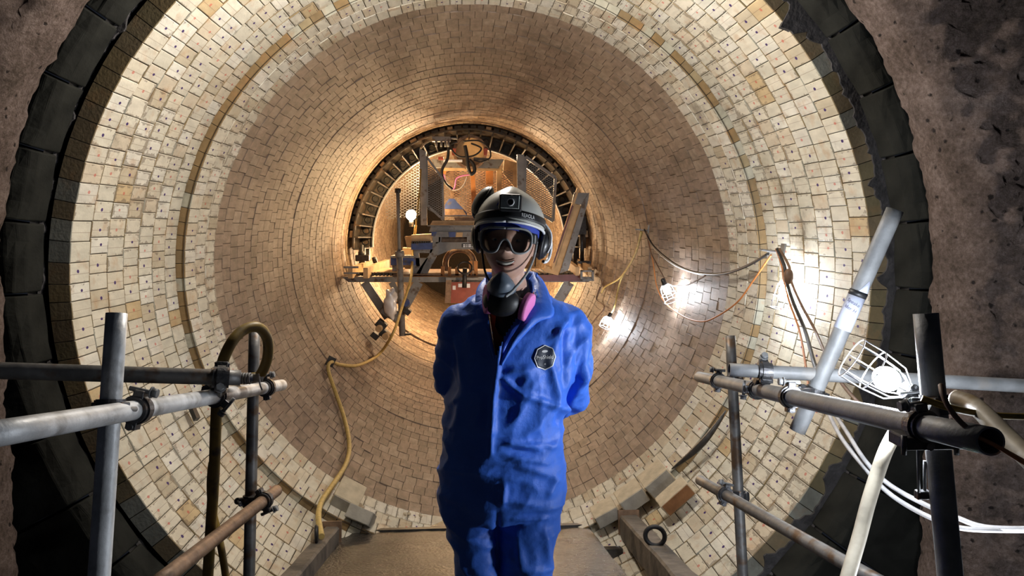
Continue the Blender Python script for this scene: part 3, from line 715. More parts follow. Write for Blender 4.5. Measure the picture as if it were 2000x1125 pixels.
# thin yellow cable across the lining, hooked on a steel strap
yc = [P(812, 440, 12.0), P(806, 500, 11.9), P(802, 545, 11.2), P(785, 600, 10.8), P(768, 650, 10.2), W(740, 692, 1.97), W(700, 713, 1.98), W(664, 712, 1.99), W(647, 707, 1.96), W(641, 722, 1.99), W(655, 765, 2.0), W(672, 815, 2.0), W(682, 865, 2.0), W(676, 905, 2.0), W(648, 950, 1.99), W(628, 980, 1.97), W(622, 1010, 1.94), W(628, 1048, 1.90)]
cable('power_cable', yc, [.020]*(len(yc)*8-7), 'cable_yellow', 'long yellow cable draped down the left lining from the rig')
b = MB(); b.box(W(646, 706, 1.975), (.09, .02, .11), Euler((0, .5, .3)).to_matrix(), bev=.003); tag(b.build('wall_strap', M['dark_steel']), 'small dark steel strap pinning the yellow cable to the left lining', 'bracket')
# cable brackets on the right wall
def bracket(px, py, R, label, sz=.10):
    p = W(px, py, R); a = math.atan2(p.z-AZ, p.x); rad = Vector((math.cos(a), 0, math.sin(a)))
    t = thing('cable_bracket', p, label, 'bracket', 'cable brackets on the right wall')
    rot = Euler((0, -a+.25, 0)).to_matrix()
    MB().box(p, (sz*1.5, sz*.55, .012), rot, bev=.002).build('strap', M['steel'], t)
    MB().box(p+rad*(sz*.75), (.012, sz*.6, sz*.9), rot).build('back_plate', M['steel'], t); return p
bracket(1507, 491, 1.93, 'bright steel strap bracket above the nearer wall lamp')
bracket(1253, 449, 1.93, 'small steel bracket high on the right wall above the looping cables')
def Wl(pts, R=1.93): return [W(x, y, R if len(q) == 0 else q[0]) for x, y, *q in pts]
cable('festoon_cable', Wl([(1258, 448), (1276, 480), (1310, 510), (1345, 528), (1380, 535), (1420, 533), (1460, 519), (1500, 496)]), .010, 'cable_black', 'upper black cable looping between the two wall brackets', group='cables on the right wall')
cable('festoon_cable', Wl([(1260, 450), (1280, 487), (1315, 516), (1350, 531), (1385, 538), (1425, 531), (1465, 515), (1502, 494)], 1.95), .008, 'cable_white', 'pale cable twisted with the black one between the wall brackets', group='cables on the right wall')
cable('festoon_cable', Wl([(1262, 452), (1270, 490), (1282, 515), (1298, 545), (1305, 556), (1335, 558), (1360, 548), (1378, 538)]), .007, 'cable_brown', 'thin brown lead running to the middle wall lamp', group='cables on the right wall')
cable('festoon_cable', Wl([(1262, 452), (1275, 510), (1283, 560), (1300, 592), (1335, 618), (1370, 628), (1400, 618), (1440, 590), (1470, 550), (1506, 498)], 1.95), .0065, 'cable_orange', 'orange-brown cable in the lowest loop between the wall brackets', group='cables on the right wall')
cable('festoon_cable', Wl([(1252, 452), (1243, 490), (1228, 520), (1208, 545), (1182, 560), (1175, 572)], 1.93), .012, 'cable_yellow', 'yellow cable running from the far bracket towards the rig', group='cables on the right wall')
cable('festoon_cable', Wl([(1254, 455), (1236, 505), (1212, 548), (1200, 600), (1190, 615)], 1.95), .011, 'cable_yellow', 'yellow lead hanging down to the small distant lamp', group='cables on the right wall')
cable('festoon_cable', Wl([(1172, 560), (1165, 585), (1180, 600), (1165, 620), (1150, 640)], 1.98), .010, 'cable_brown', 'tangled lead end below the rig on the right lining', group='cables on the right wall')
for k, (m_, lb, off, r) in enumerate((('cable_black', 'black cable falling from the near bracket to the handrail', 0, .011), ('cable_brown', 'brown cable falling from the near bracket behind the diagonal tube', 9, .008), ('cable_orange', 'orange cable falling beside the black one from the near bracket', -5, .006))):
    q = [W(1518+off*.5, 486, 1.93), W(1532+off, 520, 1.92), W(1536+off, 548, 1.92), W(1550+off*1.5, 592, 1.90), P(1572+off*2.2, 645, 4.1), P(1590+off*3.4, 710, 3.6), P(1604+off*5, 755, 3.2)]
    if off == 9: q += [P(1690, 800, 2.6)]
    cable('festoon_cable', q, r, m_, lb, group='cables on the right wall')
b = MB(); b.ell(W(1540, 540, 1.91), (.03, .03, .05), None, 12, 8); tag(b.build('tape_knot', M['cable_brown']), 'brown taped knot of cables just above the nearer wall lamp', 'knot')
# foreground right
cable('water_hose', [P(1752, 838, 2.0), P(1730, 880, 1.98), P(1712, 930, 1.98), P(1695, 985, 1.97), P(1678, 1050, 1.95), P(1655, 1130, 1.9), P(1640, 1200, 1.85)], .0195, 'hose_beige', 'pale hose hanging below the near lamp at right', 'hose', seg=14)
cable('water_hose', [P(1868, 778, 1.62), P(1900, 790, 1.56), P(1935, 822, 1.46), P(1975, 862, 1.38), P(2040, 925, 1.25)], .0195, 'hose_beige', 'dusty beige hose curling out of the right frame edge', 'hose', seg=16)
cable('power_cable', [P(1800, 778, 1.52), P(1850, 795, 1.5), P(1900, 806, 1.5), P(1950, 812, 1.5), P(2050, 815, 1.5)], .0075, 'hose_yellow', 'thin yellow cable running right from the near lamp')
cable('power_cable', [P(1838, 752, 1.40), P(1842, 772, 1.38), P(1856, 800, 1.36), P(1880, 828, 1.34), P(1915, 855, 1.32), P(1960, 880, 1.3), P(2040, 925, 1.25)], .0055, 'cable_brown', 'brown lead hooked over the thick right upright')
cable('power_cable', [P(1900, 850, 1.30), P(1940, 868, 1.28), P(1980, 892, 1.25), P(2040, 930, 1.2)], .004, 'cable_orange', 'thin orange lead beneath the beige hose')
cable('power_cable', [P(1618, 790, 3.0), P(1650, 838, 2.7), P(1690, 900, 2.45), P(1735, 945, 2.35), P(1800, 982, 2.25), P(1862, 1008, 2.1), P(1930, 1030, 2.0), P(2060, 1032, 1.9)], .0078, 'cable_white', 'upper of two white cables sagging across the bottom right')
cable('power_cable', [P(1606, 780, 3.0), P(1640, 850, 2.7), P(1690, 915, 2.45), P(1730, 958, 2.35), P(1780, 992, 2.25), P(1840, 1020, 2.1), P(1900, 1034, 2.0), P(2060, 1036, 1.95)], .0078, 'cable_white', 'lower of two white cables sagging across the bottom right')

# ================================================================== BRICKING RIG
yR = 12.5
def face_poly(pts, Y, depth, ycut=None):
    b = MB(); return b.prism([P(x, y, Y) for x, y in pts], Vector((0, depth, 0)))
def bar(p0, p1, Y0_, Y1_, w_, dep=.06):
    """flat bar between two pixels at their own distances"""
    a, c = P(p0[0], p0[1], Y0_), P(p1[0], p1[1], Y1_); d = (c-a).normalized(); yv = Vector((0, 1, 0)); s_ = d.cross(yv).normalized(); q = s_.cross(d)
    return MB().box((a+c)/2, ((c-a).length, w_, dep), Matrix((d, s_, q)).transposed())
# --- curved formwork arch
arch = thing('formwork_arch', (0, yR+.4, AZ), 'dark curved steel formwork arch holding up the new brick ring', 'arch')
A0, A1_ = math.radians(-1), math.radians(181); RO = 1.955; RI = 1.72
def arch_part(r0, r1, ya, yb, seg=72, a0=A0, a1=A1_):
    b = MB(); vs_ = []
    for k in range(seg+1):
        a = a0+(a1-a0)*k/seg; c, s_ = math.cos(a), math.sin(a)
        vs_ += [Vector((r0*c, ya, AZ+r0*s_)), Vector((r1*c, ya, AZ+r1*s_)), Vector((r1*c, yb, AZ+r1*s_)), Vector((r0*c, yb, AZ+r0*s_))]
    fs = [(k*4+j, k*4+(j+1) % 4, k*4+4+(j+1) % 4, k*4+4+j) for k in range(seg) for j in range(4)]+[(0, 1, 2, 3), tuple(seg*4+j for j in (3, 2, 1, 0))]
    return b.add(vs_, fs, False)
arch_part(RO-.02, RO, yR, yR+.95).build('skin', M['arch_steel'], arch)
arch_part(RI, RO-.02, yR+.85, yR+.87).build('rear_web', M['arch_steel'], arch)
arch_part(RI-.012, RI+.005, yR+.80, yR+.95).build('inner_flange', M['steel'], arch)
arch_part(RO-.035, RO-.012, yR-.012, yR+.01).build('front_rim', M['arch_steel'], arch)
nr = 30
for k in range(nr+1):
    a = A0+(A1_-A0)*k/nr; c, s_ = math.cos(a), math.sin(a); rr = Vector((c, 0, s_)); tt = Vector((-s_, 0, c))
    B = MB(); o_ = Vector((0, 0, AZ))
    B.prism([o_+rr*(RO-.02)+Vector((0, yR, 0)), o_+rr*(RO-.10)+Vector((0, yR, 0)), o_+rr*RI+Vector((0, yR+.85, 0)), o_+rr*(RO-.02)+Vector((0, yR+.85, 0))], tt*.02)
    B.build('rib', M['arch_steel'], arch)
    if k < nr:
        am = a+(A1_-A0)/nr/2; r2 = Vector((math.cos(am), 0, math.sin(am)))
        B = MB(); B.torus(o_+r2*(RO-.12)+Vector((0, yR+.845, 0)), (0, 1, 0), .055, .012, 18, 6); B.build('jack_collar', M['dark_steel'], arch)
# jacks and pads between arch and lining: the light of the far side leaks between them
for k in range(46):
    a = math.radians(6+168*k/45); c, s_ = math.cos(a), math.sin(a); rr = Vector((c, 0, s_)); rot = Euler((0, -a, 0)).to_matrix()
    B = MB(); B.box(Vector((0, yR+.35, AZ))+rr*(RO+.028), (.052, .55, .085 if k % 3 else .11), rot); B.build('pad', M['timber'] if k % 5 == 0 else M['arch_steel'], arch)
# legs of the arch
for sx in (-1, 1):
    for dy in (.1, .7):
        B = MB(); x = sx*1.80; B.box((x, yR+dy, AZ-.20), (.10, .12, .36)); B.build('leg', M['dark_steel'], arch)
# --- deck
deckz = P(800, 542, 11.5).z
dk = thing('rig_deck', (0, 11.6, deckz), 'grey steel working deck across the kiln with toothed grating', 'deck')
P11 = lambda x, y: P(x, y, 11.5)
face_poly([(668, 541), (1158, 541), (1150, 551), (680, 551)], 11.45, .08).build('front_beam', M['rig_grey'], dk)
face_poly([(1010, 538), (1134, 536), (1134, 549), (1010, 550)], 11.38, .05).build('maroon_edge', M['rig_maroon'], dk)
for i, (x0, x1) in enumerate(((700, 770), (1040, 1140))):
    n = 10
    for k in range(n):
        x = x0+(x1-x0)*k/n; B = MB(); a = P(x, 536, 11.5); B.box(a+Vector((.0, .55, .0)), (.028, 1.1, .05)); B.build('grating_bar', M['dark_steel'], dk)
MB().box(((P11(690, 540).x+P11(770, 540).x)/2, 12.2, deckz+.07), (.75, 1.2, .02)).build('deck_plank', M['timber'], dk)
MB().box((0, 12.3, deckz+.03), (2.4, 1.4, .03)).build('deck_plate', M['rust_steel'], dk)
bar((712, 551), (758, 620), 11.5, 11.5, .13).build('strut', M['rig_grey'], dk)
bar((765, 551), (788, 600), 11.5, 11.5, .09).build('strut', M['rig_grey'], dk)
bar((818, 551), (780, 618), 11.5, 11.5, .14).build('strut', M['rig_grey'], dk)
bar((1112, 551), (1085, 596), 11.5, 11.5, .16).build('strut', M['rig_grey'], dk)
# --- cast roller carriage at the lower left
cg = thing('roller_carriage', P(765, 640, 11.3), 'dark roller carriage bearing the rig on the lower left lining', 'carriage')
MB().box(P(768, 612, 11.35), (.36, .3, .16), Euler((0, .5, 0)).to_matrix(), bev=.02).build('housing', M['rig_grey'], cg)
for (x, y, s_) in ((745, 634, .16), (752, 652, .15), (733, 655, .12), (795, 607, .12)):
    MB().box(P(x, y, 11.2), (s_, .2, s_*.7), Euler((0, .7, 0)).to_matrix(), bev=.012).build('foot_block', M['dark_steel'], cg)
a = P(793, 592, 11.2); MB().cyl(a, a+Vector((0, .12, 0)), .055, 16).build('blue_motor', M['rig_blue'], cg)
for (x, y) in ((739, 643), (752, 658)):
    a = P(x, y, 11.05); MB().cyl(a, a+Vector((.02, .10, .02)), .05, 14).build('roller', M['timber'], cg)
bar((762, 590), (792, 592), 11.3, 11.3, .03).build('pin', M['rust_steel'], cg)
b = MB(); c0 = P(764, 594, 11.1)
b.ell(c0, (.10, .06, .22), None, 18, 14, fn=lambda p: p*(1+.45*noise.noise(p*14))); tag(b.build('plastic_bag', M['cage']), 'crumpled clear plastic bag tied to the struts under the deck', 'bag')
# --- slim mast with a cap, left of the warm bulb
ms = thing('mast', P(790, 650, 11.2), 'slim grey mast with a clamp, left of the warm bulb', 'mast')
MB().tube([P(777, 376, 11.25), P(780, 490, 11.25)], .028, 14).build('upper_tube', M['rig_grey'], ms)
MB().tube([P(780, 490, 11.25), P(786, 656, 11.2)], .047, 14).build('lower_tube', M['rig_grey'], ms)
MB().tube([P(777, 368, 11.25), P(777, 377, 11.25)], .045, 12).build('cap', M['dark_steel'], ms)
MB().tube([P(780, 490, 11.25), P(781, 502, 11.25)], .07, 12).build('clamp', M['rig_grey'], ms)
bar((780, 654), (803, 652), 11.2, 11.2, .03).build('foot_pin', M['dark_steel'], ms)
# --- timber kerbs at both ends of the deck
tb = thing('timber_skid', P(700, 540, 11.4), 'pair of pale timber runners on the left end of the deck', 'skid')
for x in (672, 702):
    a, c = P(x, 527, 11.3), P(x+45, 510, 13.4); d = (c-a).normalized(); s_ = d.cross(Vector((0, 0, 1))).normalized()
    MB().box((a+c)/2+Vector((.09, 0, -.05)), ((c-a).length, .07, .16), Matrix((d, s_, s_.cross(d))).transposed()).build('runner', M['timber'], tb)
face_poly([(671, 520), (700, 520), (700, 524), (671, 524)], 11.28, .04).build('tie_bar', M['steel'], tb); face_poly([(671, 532), (700, 532), (700, 535), (671, 535)], 11.28, .04).build('tie_bar', M['steel'], tb)
jk = thing('hydraulic_jack', P(708, 510, 12.2), 'black hydraulic jack standing on the left end of the deck', 'jack')
MB().tube([P(706, 503, 12.2), P(706, 492, 12.2), P(706, 490, 12.2), P(706, 478, 12.2)], [.055, .055, .03, .03], 12).build('ram', M['black'], jk)
MB().box(P(708, 504, 12.2), (.22, .12, .10), bev=.01).build('body', M['dark_steel'], jk)
MB().cyl(P(736, 507, 12.1), P(728, 509, 12.1), .05, 12).build('valve', M['dark_steel'], jk)
tb = thing('timber_box', P(1140, 540, 11.3), 'open steel and timber box frame on the right end of the deck', 'box')
for x in (1098, 1122):
    a, c = P(x+30, 530, 11.2), P(x, 506, 13.2); d = (c-a).normalized(); s_ = d.cross(Vector((0, 0, 1))).normalized()
    MB().box((a+c)/2, ((c-a).length, .06, .13), Matrix((d, s_, s_.cross(d))).transposed()).build('runner', M['timber'], tb)
for pts in ([(1134, 528), (1160, 528), (1160, 531), (1134, 531)], [(1134, 545), (1160, 545), (1160, 549), (1134, 549)], [(1134, 528), (1138, 528), (1138, 549), (1134, 549)], [(1156, 528), (1160, 528), (1160, 549), (1156, 549)]):
    face_poly(pts, 11.15, .05).build('frame_bar', M['steel'], tb)
for a, c in (((706, 430), (708, 480)),):
    pass
# --- tall leaning timber trough, right
tr = thing('leaning_trough', P(1090, 536, 11.4), 'tall timber board in a steel trough leaning right of the person', 'trough')
face_poly([(1118, 398), (1137, 401), (1093, 532), (1078, 528)], 11.25, .03).build('board', M['timber'], tr)
face_poly([(1137, 398), (1151, 376), (1148, 396), (1110, 528), (1093, 534)], 11.2, .16).build('side_channel', M['rig_grey'], tr)
face_poly([(1122, 376), (1151, 377), (1144, 402), (1117, 396)], 11.22, .04).build('end_cover', M['rig_grey'], tr)
face_poly([(1128, 366), (1132, 368), (1082, 524), (1077, 526)], 11.2, .10).build('side_lip', M['timber'], tr)
face_poly([(1117, 400), (1120, 403), (1083, 512), (1080, 514)], 11.19, .02).build('maroon_strip', M['rig_maroon'], tr)
face_poly([(1070, 520), (1095, 526), (1090, 538), (1066, 532)], 11.3, .3).build('foot_block', M['timber'], tr)
po = thing('steel_prop', P(1136, 530, 11.8), 'dark prop standing behind the leaning trough', 'prop')
MB().tube([P(1136, 440, 12.0), P(1137, 512, 12.0)], .035, 12).build('tube', M['dark_steel'], po); MB().box(P(1136, 440, 12.0), (.14, .10, .3), bev=.01).build('head', M['dark_steel'], po); MB().box(P(1140, 512, 12.0), (.2, .2, .04)).build('base', M['dark_steel'], po)
# --- grey portal frame of the rig (cut plate with slots), upper platform
pf = thing('portal_frame', P(860, 560, 11.8), 'big grey steel portal frame with slots and blue patches behind the person', 'frame')
YP = 11.8
face_poly([(842, 440), (1040, 440), (1040, 453), (838, 453)], YP, .5).build('top_beam', M['rig_grey'], pf)
B = MB()
for pts in ([(845, 453), (860, 453), (860, 472), (845, 480)], [(860, 453), (1040, 453), (1040, 463), (860, 463)], [(857, 463), (862, 463), (862, 473), (857, 473)], [(912, 463), (1040, 463), (1040, 473), (912, 473)],
            [(852, 473), (1040, 473), (1040, 487), (884, 487), (852, 500)], [(852, 473), (852, 503), (842, 520), (829, 546), (806, 546), (822, 520), (838, 498), (845, 473)],
            [(808, 487), (846, 487), (842, 494), (808, 494)], [(808, 494), (818, 494), (820, 520), (808, 520)], [(806, 504), (836, 504), (826, 522), (806, 522)], [(826, 522), (806, 522), (798, 548), (815, 548)]):
    B.prism([P(x, y, YP-.04) for x, y in pts], Vector((0, .14, 0)))
B.build('side_plate', M['rig_grey'], pf)
face_poly([(858, 462), (913, 462), (913, 474), (858, 474)], YP+.12, .05).build('slot_panel', M['rust_steel'], pf)
face_poly([(876, 453), (890, 453), (889, 463), (877, 463)], YP-.05, .008).build('blue_patch', M['rig_blue'], pf)
face_poly([(892, 454), (904, 454), (903, 463), (890, 463)], YP-.05, .008).build('tan_patch', M['timber'], pf)
face_poly([(842, 453), (853, 453), (850, 462), (843, 461)], YP-.05, .008).build('blue_patch', M['rig_blue'], pf)
face_poly([(902, 476), (936, 477), (936, 484), (902, 483)], YP-.05, .006).build('notice_plate', M['black'], pf)
for y in (478.3, 481.6):
    B = MB(); x = 904.5
    for w_ in (6, 4, 7, 5, 5):
        B.prism([P(x, y-.9, YP-.055), P(x+w_-1.4, y-.9, YP-.055), P(x+w_-1.4, y+1.1, YP-.055), P(x, y+1.1, YP-.055)], Vector((0, .004, 0))); x += w_
    B.build('notice_print', M['cage'], pf)
# side bench with blue beam and boards
bn = thing('side_bench', P(825, 500, 11.7), 'blue steel side bench with timber boards left of the portal frame', 'bench')
face_poly([(803, 476), (844, 474), (844, 487), (803, 488)], 11.62, .2).build('blue_beam', M['rig_blue'], bn)
face_poly([(803, 459), (842, 457), (845, 471), (803, 472)], 11.7, .9).build('board_stack', M['timber'], bn)
for k in range(9): face_poly([(804+k*4.4, 471), (806+k*4.4, 471), (806+k*4.4, 476), (804+k*4.4, 476)], 11.64, .8).build('grating_tooth', M['dark_steel'], bn)
face_poly([(790, 462), (803, 461), (803, 484), (795, 484)], 11.9, .05).build('end_board', M['timber'], bn)
face_poly([(763, 503), (812, 503), (812, 518), (763, 518)], 11.75, .5).build('lower_blue_box', M['rig_blue'], bn)
face_poly([(763, 500), (812, 500), (808, 504), (762, 504)], 11.7, .6).build('box_lid', M['rig_grey'], bn)
face_poly([(766, 518), (782, 518), (782, 541), (766, 541)], 11.76, .3).build('box_stand', M['rig_grey'], bn)
face_poly([(786, 484), (806, 485), (802, 499), (787, 500)], 12.2, .4).build('timber_chock', M['timber'], bn)
# upper platform boards and blocks on the portal
up = thing('upper_platform', P(890, 436, 12.2), 'pale timber boards and rails on top of the portal frame', 'platform')
face_poly([(845, 431), (1050, 431), (1052, 439), (840, 439)], 11.85, 1.2).build('board', M['timber'], up)
face_poly([(835, 440), (1050, 440), (1050, 442), (835, 442)], 11.75, .1).build('edge_strip', M['steel'], up)
face_poly([(868, 421), (1045, 421), (1045, 423), (868, 423)], 12.1, .08).build('rail', M['steel'], up)
face_poly([(887, 424), (935, 424), (935, 431), (889, 431)], 12.0, .3).build('dark_tray', M['rust_steel'], up)
# blue hopper
hp_ = thing('blue_hopper', P(885, 420, 12.6), 'blue pointed hopper on the upper platform', 'hopper')
B = MB(); B.prism([P(868, 420, 12.5), P(869, 400, 12.5), P(877, 388, 12.5), P(887, 388, 12.5), P(912, 416, 12.5), P(912, 421, 12.5)], Vector((0, .35, 0))); B.build('body', M['rig_blue'], hp_)
face_poly([(869, 408), (904, 409), (911, 420), (869, 420)], 12.49, .01).build('rusty_front', M['rust_steel'], hp_)
# masts with mesh gates
def expanded_mesh(poly, Y, pitch=.036, t=.0042):
    """diamond mesh of thin strands clipped to a convex polygon (pixels) standing at distance Y"""
    pts = [P(x, y, Y) for x, y in poly]; B = MB(); xs = [p.x for p in pts]; zs = [p.z for p in pts]
    area = sum(pts[i].x*pts[(i+1) % len(pts)].z-pts[(i+1) % len(pts)].x*pts[i].z for i in range(len(pts))); sg = 1 if area > 0 else -1
    for m_ in (.55, -.55):
        c = min(zs)-abs(m_)*(max(xs)-min(xs))-.1
        while c < max(zs)+abs(m_)*(max(xs)-min(xs))+.1:
            # line z = m x' + c, x' from min(xs)
            a = Vector((min(xs), Y, c if m_ > 0 else c)); d = Vector((1, 0, m_)).normalized(); t0, t1 = -5, 5; ok = True
            for i in range(len(pts)):
                p, q = pts[i], pts[(i+1) % len(pts)]; e = q-p; n = Vector((-e.z, 0, e.x))*sg; num = n.dot(p-a); den = n.dot(d)
                if abs(den) < 1e-9:
                    if n.dot(a-p) < 0: ok = False
                    continue
                tt = num/den
                if den > 0: t0 = max(t0, tt)
                else: t1 = min(t1, tt)
            if ok and t1 > t0+.01:
                p, q = a+d*t0, a+d*t1; s_ = Vector((-d.z, 0, d.x))*t; y_ = Vector((0, t*1.4, 0))
                B.add([p-s_, q-s_, q+s_, p+s_, p+y_, q+y_], [(0, 1, 2, 3), (0, 4, 5, 1), (3, 2, 5, 4)])
            c += pitch
    return B
def frame_bars(t, pts, Y, w_, m_, nm='frame_bar', close=True):
    n = len(pts)
    for i in range(n if close else n-1): bar(pts[i], pts[(i+1) % n], Y, Y, w_, .05).build(nm, M[m_], t)
def stuff(o): o['kind'] = 'stuff'; return o
lg = thing('mesh_gate', P(826, 432, 11.9), 'left upright mast with a steel mesh gate beside the warm bulb', 'gate')
face_poly([(819, 290), (832, 296), (834, 440), (822, 440)], 11.85, .12).build('mast_post', M['rig_grey'], lg)
stuff(expanded_mesh([(834, 318), (864, 348), (865, 427), (834, 408)], 11.95).build('mesh_infill', M['steel'], lg))
frame_bars(lg, [(833, 306), (864, 348), (866, 430), (834, 400)], 11.93, .035, 'rig_grey')
rg = thing('mesh_gate', P(1015, 410, 11.9), 'right upright mast with a steel mesh gate above the person\'s shoulder', 'gate')
face_poly([(1010, 301), (1024, 302), (1022, 440), (1011, 440)], 11.85, .12).build('mast_post', M['rig_grey'], rg)
stuff(expanded_mesh([(1025, 309), (1085, 348), (1079, 430), (1024, 396)], 11.95).build('mesh_infill', M['steel'], rg))
frame_bars(rg, [(1026, 306), (1085, 347), (1080, 432), (1024, 398)], 11.93, .045, 'rig_grey')
# rear enclosure
en = thing('rear_enclosure', P(930, 425, 13.2), 'lit timber and mesh enclosure at the back of the rig above the hopper', 'enclosure')
face_poly([(842, 311), (985, 311), (974, 329), (850, 327)], 12.9, .15).build('head_board', M['rig_grey'], en)
face_poly([(862, 327), (978, 328), (978, 333), (862, 333)], 12.95, .08).build('header', M['timber'], en)
stuff(expanded_mesh([(864, 333), (1002, 333), (1002, 430), (864, 430)], 13.3, pitch=.045).build('mesh_infill', M['steel'], en))
stuff(expanded_mesh([(750, 380), (820, 318), (820, 420), (755, 430)], 14.6, pitch=.055).build('side_mesh', M['steel'], en))
face_poly([(918, 332), (927, 332), (932, 424), (923, 424)], 13.05, .08).build('orange_post', M['orange_timber'], en)
face_poly([(949, 330), (963, 330), (963, 361), (949, 361)], 13.1, .06).build('orange_board', M['orange_timber'], en)
face_poly([(970, 330), (980, 330), (980, 424), (970, 424)], 13.1, .10).build('cream_post', M['timber'], en)
face_poly([(878, 333), (886, 333), (886, 388), (880, 388)], 13.15, .06).build('rust_post', M['rust_steel'], en)
face_poly([(864, 333), (872, 333), (868, 350), (864, 350)], 13.15, .05).build('orange_corner', M['orange_timber'], en)
face_poly([(985, 311), (1010, 318), (1010, 372), (982, 338)], 13.4, .06).build('side_board', M['timber'], en)
face_poly([(866, 334), (1000, 334), (1000, 430), (866, 430)], 14.2, .04).build('back_sheet', M['rust_steel'], en)
# cable drum ring and fittings at the crown
hd = thing('hose_reel', P(918, 300, 12.6), 'round reel with pale face and coiled black hoses under the arch crown', 'reel')
B = MB(); B.band(P(918, 297, 12.75), P(918, 297, 12.85), .24, .29, 32); B.build('rim', M['rust_steel'], hd)
MB().cyl(P(918, 297, 12.86), P(918, 297, 12.9), .25, 32).build('drum_face', M['timber'], hd)
for x0 in (882, 944):
    face_poly([(x0, 290), (x0+9, 290), (x0+7, 303), (x0+1, 303)], 12.7, .05).build('red_lug', M['rig_red'], hd)
face_poly([(866, 312), (903, 312), (903, 316), (866, 316)], 12.5, .08).build('white_bar', M['cage'], hd)
face_poly([(856, 306), (866, 306), (866, 312), (856, 312)], 12.5, .08).build('red_cap', M['rig_red'], hd)
face_poly([(925, 307), (955, 309), (955, 314), (925, 313)], 12.5, .08).build('dark_bar', M['dark_steel'], hd)
mf = thing('valve_manifold', P(862, 278, 12.2), 'grey valve manifold box high on the left of the arch crown', 'manifold')
MB().box(P(862, 272, 12.2), (.30, .12, .08), bev=.008).build('block', M['rig_grey'], mf)
for x in (852, 862, 870, 876): MB().tube([P(x, 276, 12.15), P(x, 287, 12.15)], .018, 10).build('valve', M['steel'], mf)
bar((878, 270), (893, 271), 12.2, 12.2, .02).build('rod', M['steel'], mf)
HZ = 12.3
cable('hydraulic_hose', [P(876, 288, HZ), P(874, 310, HZ), P(864, 330, HZ), P(864, 345, HZ), P(872, 360, HZ), P(884, 370, HZ)], .024, 'black', 'leftmost black hydraulic hose hanging from the crown', 'hose', 'hydraulic hoses under the crown')
cable('hydraulic_hose', [P(908, 284, HZ), P(912, 305, HZ), P(914, 325, HZ), P(920, 340, HZ), P(927, 333, HZ), P(924, 320, HZ), P(916, 312, HZ)], .030, 'black', 'thick black hose doubled into a hanging loop at the crown', 'hose', 'hydraulic hoses under the crown')
cable('hydraulic_hose', [P(893, 277, HZ), P(880, 285, HZ), P(895, 305, HZ), P(925, 304, HZ), P(940, 290, HZ), P(920, 280, HZ)], .014, 'black', 'thin black hose coiled in front of the pale reel', 'hose', 'hydraulic hoses under the crown')
cable('hydraulic_hose', [P(905, 276, HZ), P(935, 275, HZ), P(955, 290, HZ), P(957, 308, HZ), P(940, 316, HZ), P(925, 312, HZ)], .013, 'black', 'thin black hose looping right of the reel', 'hose', 'hydraulic hoses under the crown')
cable('signal_cable', [P(866, 340, 12.6), P(872, 358, 12.6), P(880, 369, 12.6), P(888, 366, 12.6), P(891, 350, 12.6), P(900, 344, 12.6), P(918, 341, 12.6)], .012, 'pink', 'pink cable running across the mesh at the back', 'cable')
cable('signal_cable', [P(868, 340, 12.65), P(874, 362, 12.65), P(884, 371, 12.65), P(897, 369, 12.65), P(906, 360, 12.65), P(912, 345, 12.65)], .009, 'cable_white', 'white cable sagging below the pink one at the back', 'cable')
cable('signal_cable', [P(822, 290, 11.8), P(828, 282, 11.9), P(838, 276, 12.0), P(848, 273, 12.1)], .014, 'hose_beige', 'short beige cable from the left mast to the valve manifold', 'cable')
cable('power_cable', [P(822, 330, 11.8), P(819, 380, 11.8), P(813, 430, 11.8), P(812, 445, 12.0)], .012, 'hose_yellow', 'yellow cable hanging down the left mast')
cable('signal_cable', [P(1062, 420, 12.4), P(1060, 450, 12.2), P(1048, 485, 12.0), P(1045, 520, 11.7)], .010, 'black', 'thin black wire hanging below the right mesh gate', 'cable')
# --- transport cart with timber wedges and hand wheel below the portal
ct = thing('rig_cart', P(905, 600, 11.0), 'dark red cart with timber stops and a black hand wheel left of the person', 'cart')
face_poly([(808, 537), (945, 540), (945, 546), (806, 544)], 11.6, .25).build('cross_rail', M['orange_timber'], ct)
for x0, y0, x1 in ((861, 521, 868), (875, 522, 881), (889, 523, 896), (916, 510, 922), (926, 510, 933)):
    face_poly([(x0, y0), (x1, y0), (x1, 538), (x0, 538)], 11.6, .10).build('timber_stop', M['orange_timber'], ct)
face_poly([(871, 542), (935, 543), (935, 547), (871, 547)], 11.3, .5).build('table_top', M['steel'], ct)
face_poly([(871, 547), (882, 547), (880, 592), (869, 592)], 11.3, .3).build('left_side', M['rust_steel'], ct)
face_poly([(882, 547), (945, 547), (945, 592), (880, 592)], 11.45, .3).build('front_panel', M['rig_red'], ct)
for x0, x1, y0, y1 in ((884, 890, 558, 566), (895, 904, 554, 561), (911, 918, 554, 562)):
    face_poly([(x0, y0), (x1, y0), (x1, y1), (x0, y1)], 11.44, .008).build('sticker', M['cage'], ct)
hw = P(908, 523, 11.1); MB().torus(hw, (0, -.85, .6), .105, .013, 28, 8).build('hand_wheel', M['black'], ct)
MB().tube([P(908, 524, 11.15), P(907, 562, 11.15)], .035, 12).build('wheel_stem', M['black'], ct)
B = MB(); B.torus(P(898, 515, 12.6), (0, 1, 0), .24, .05, 32, 8); B.build('wheel_guard', M['rust_steel'], ct)
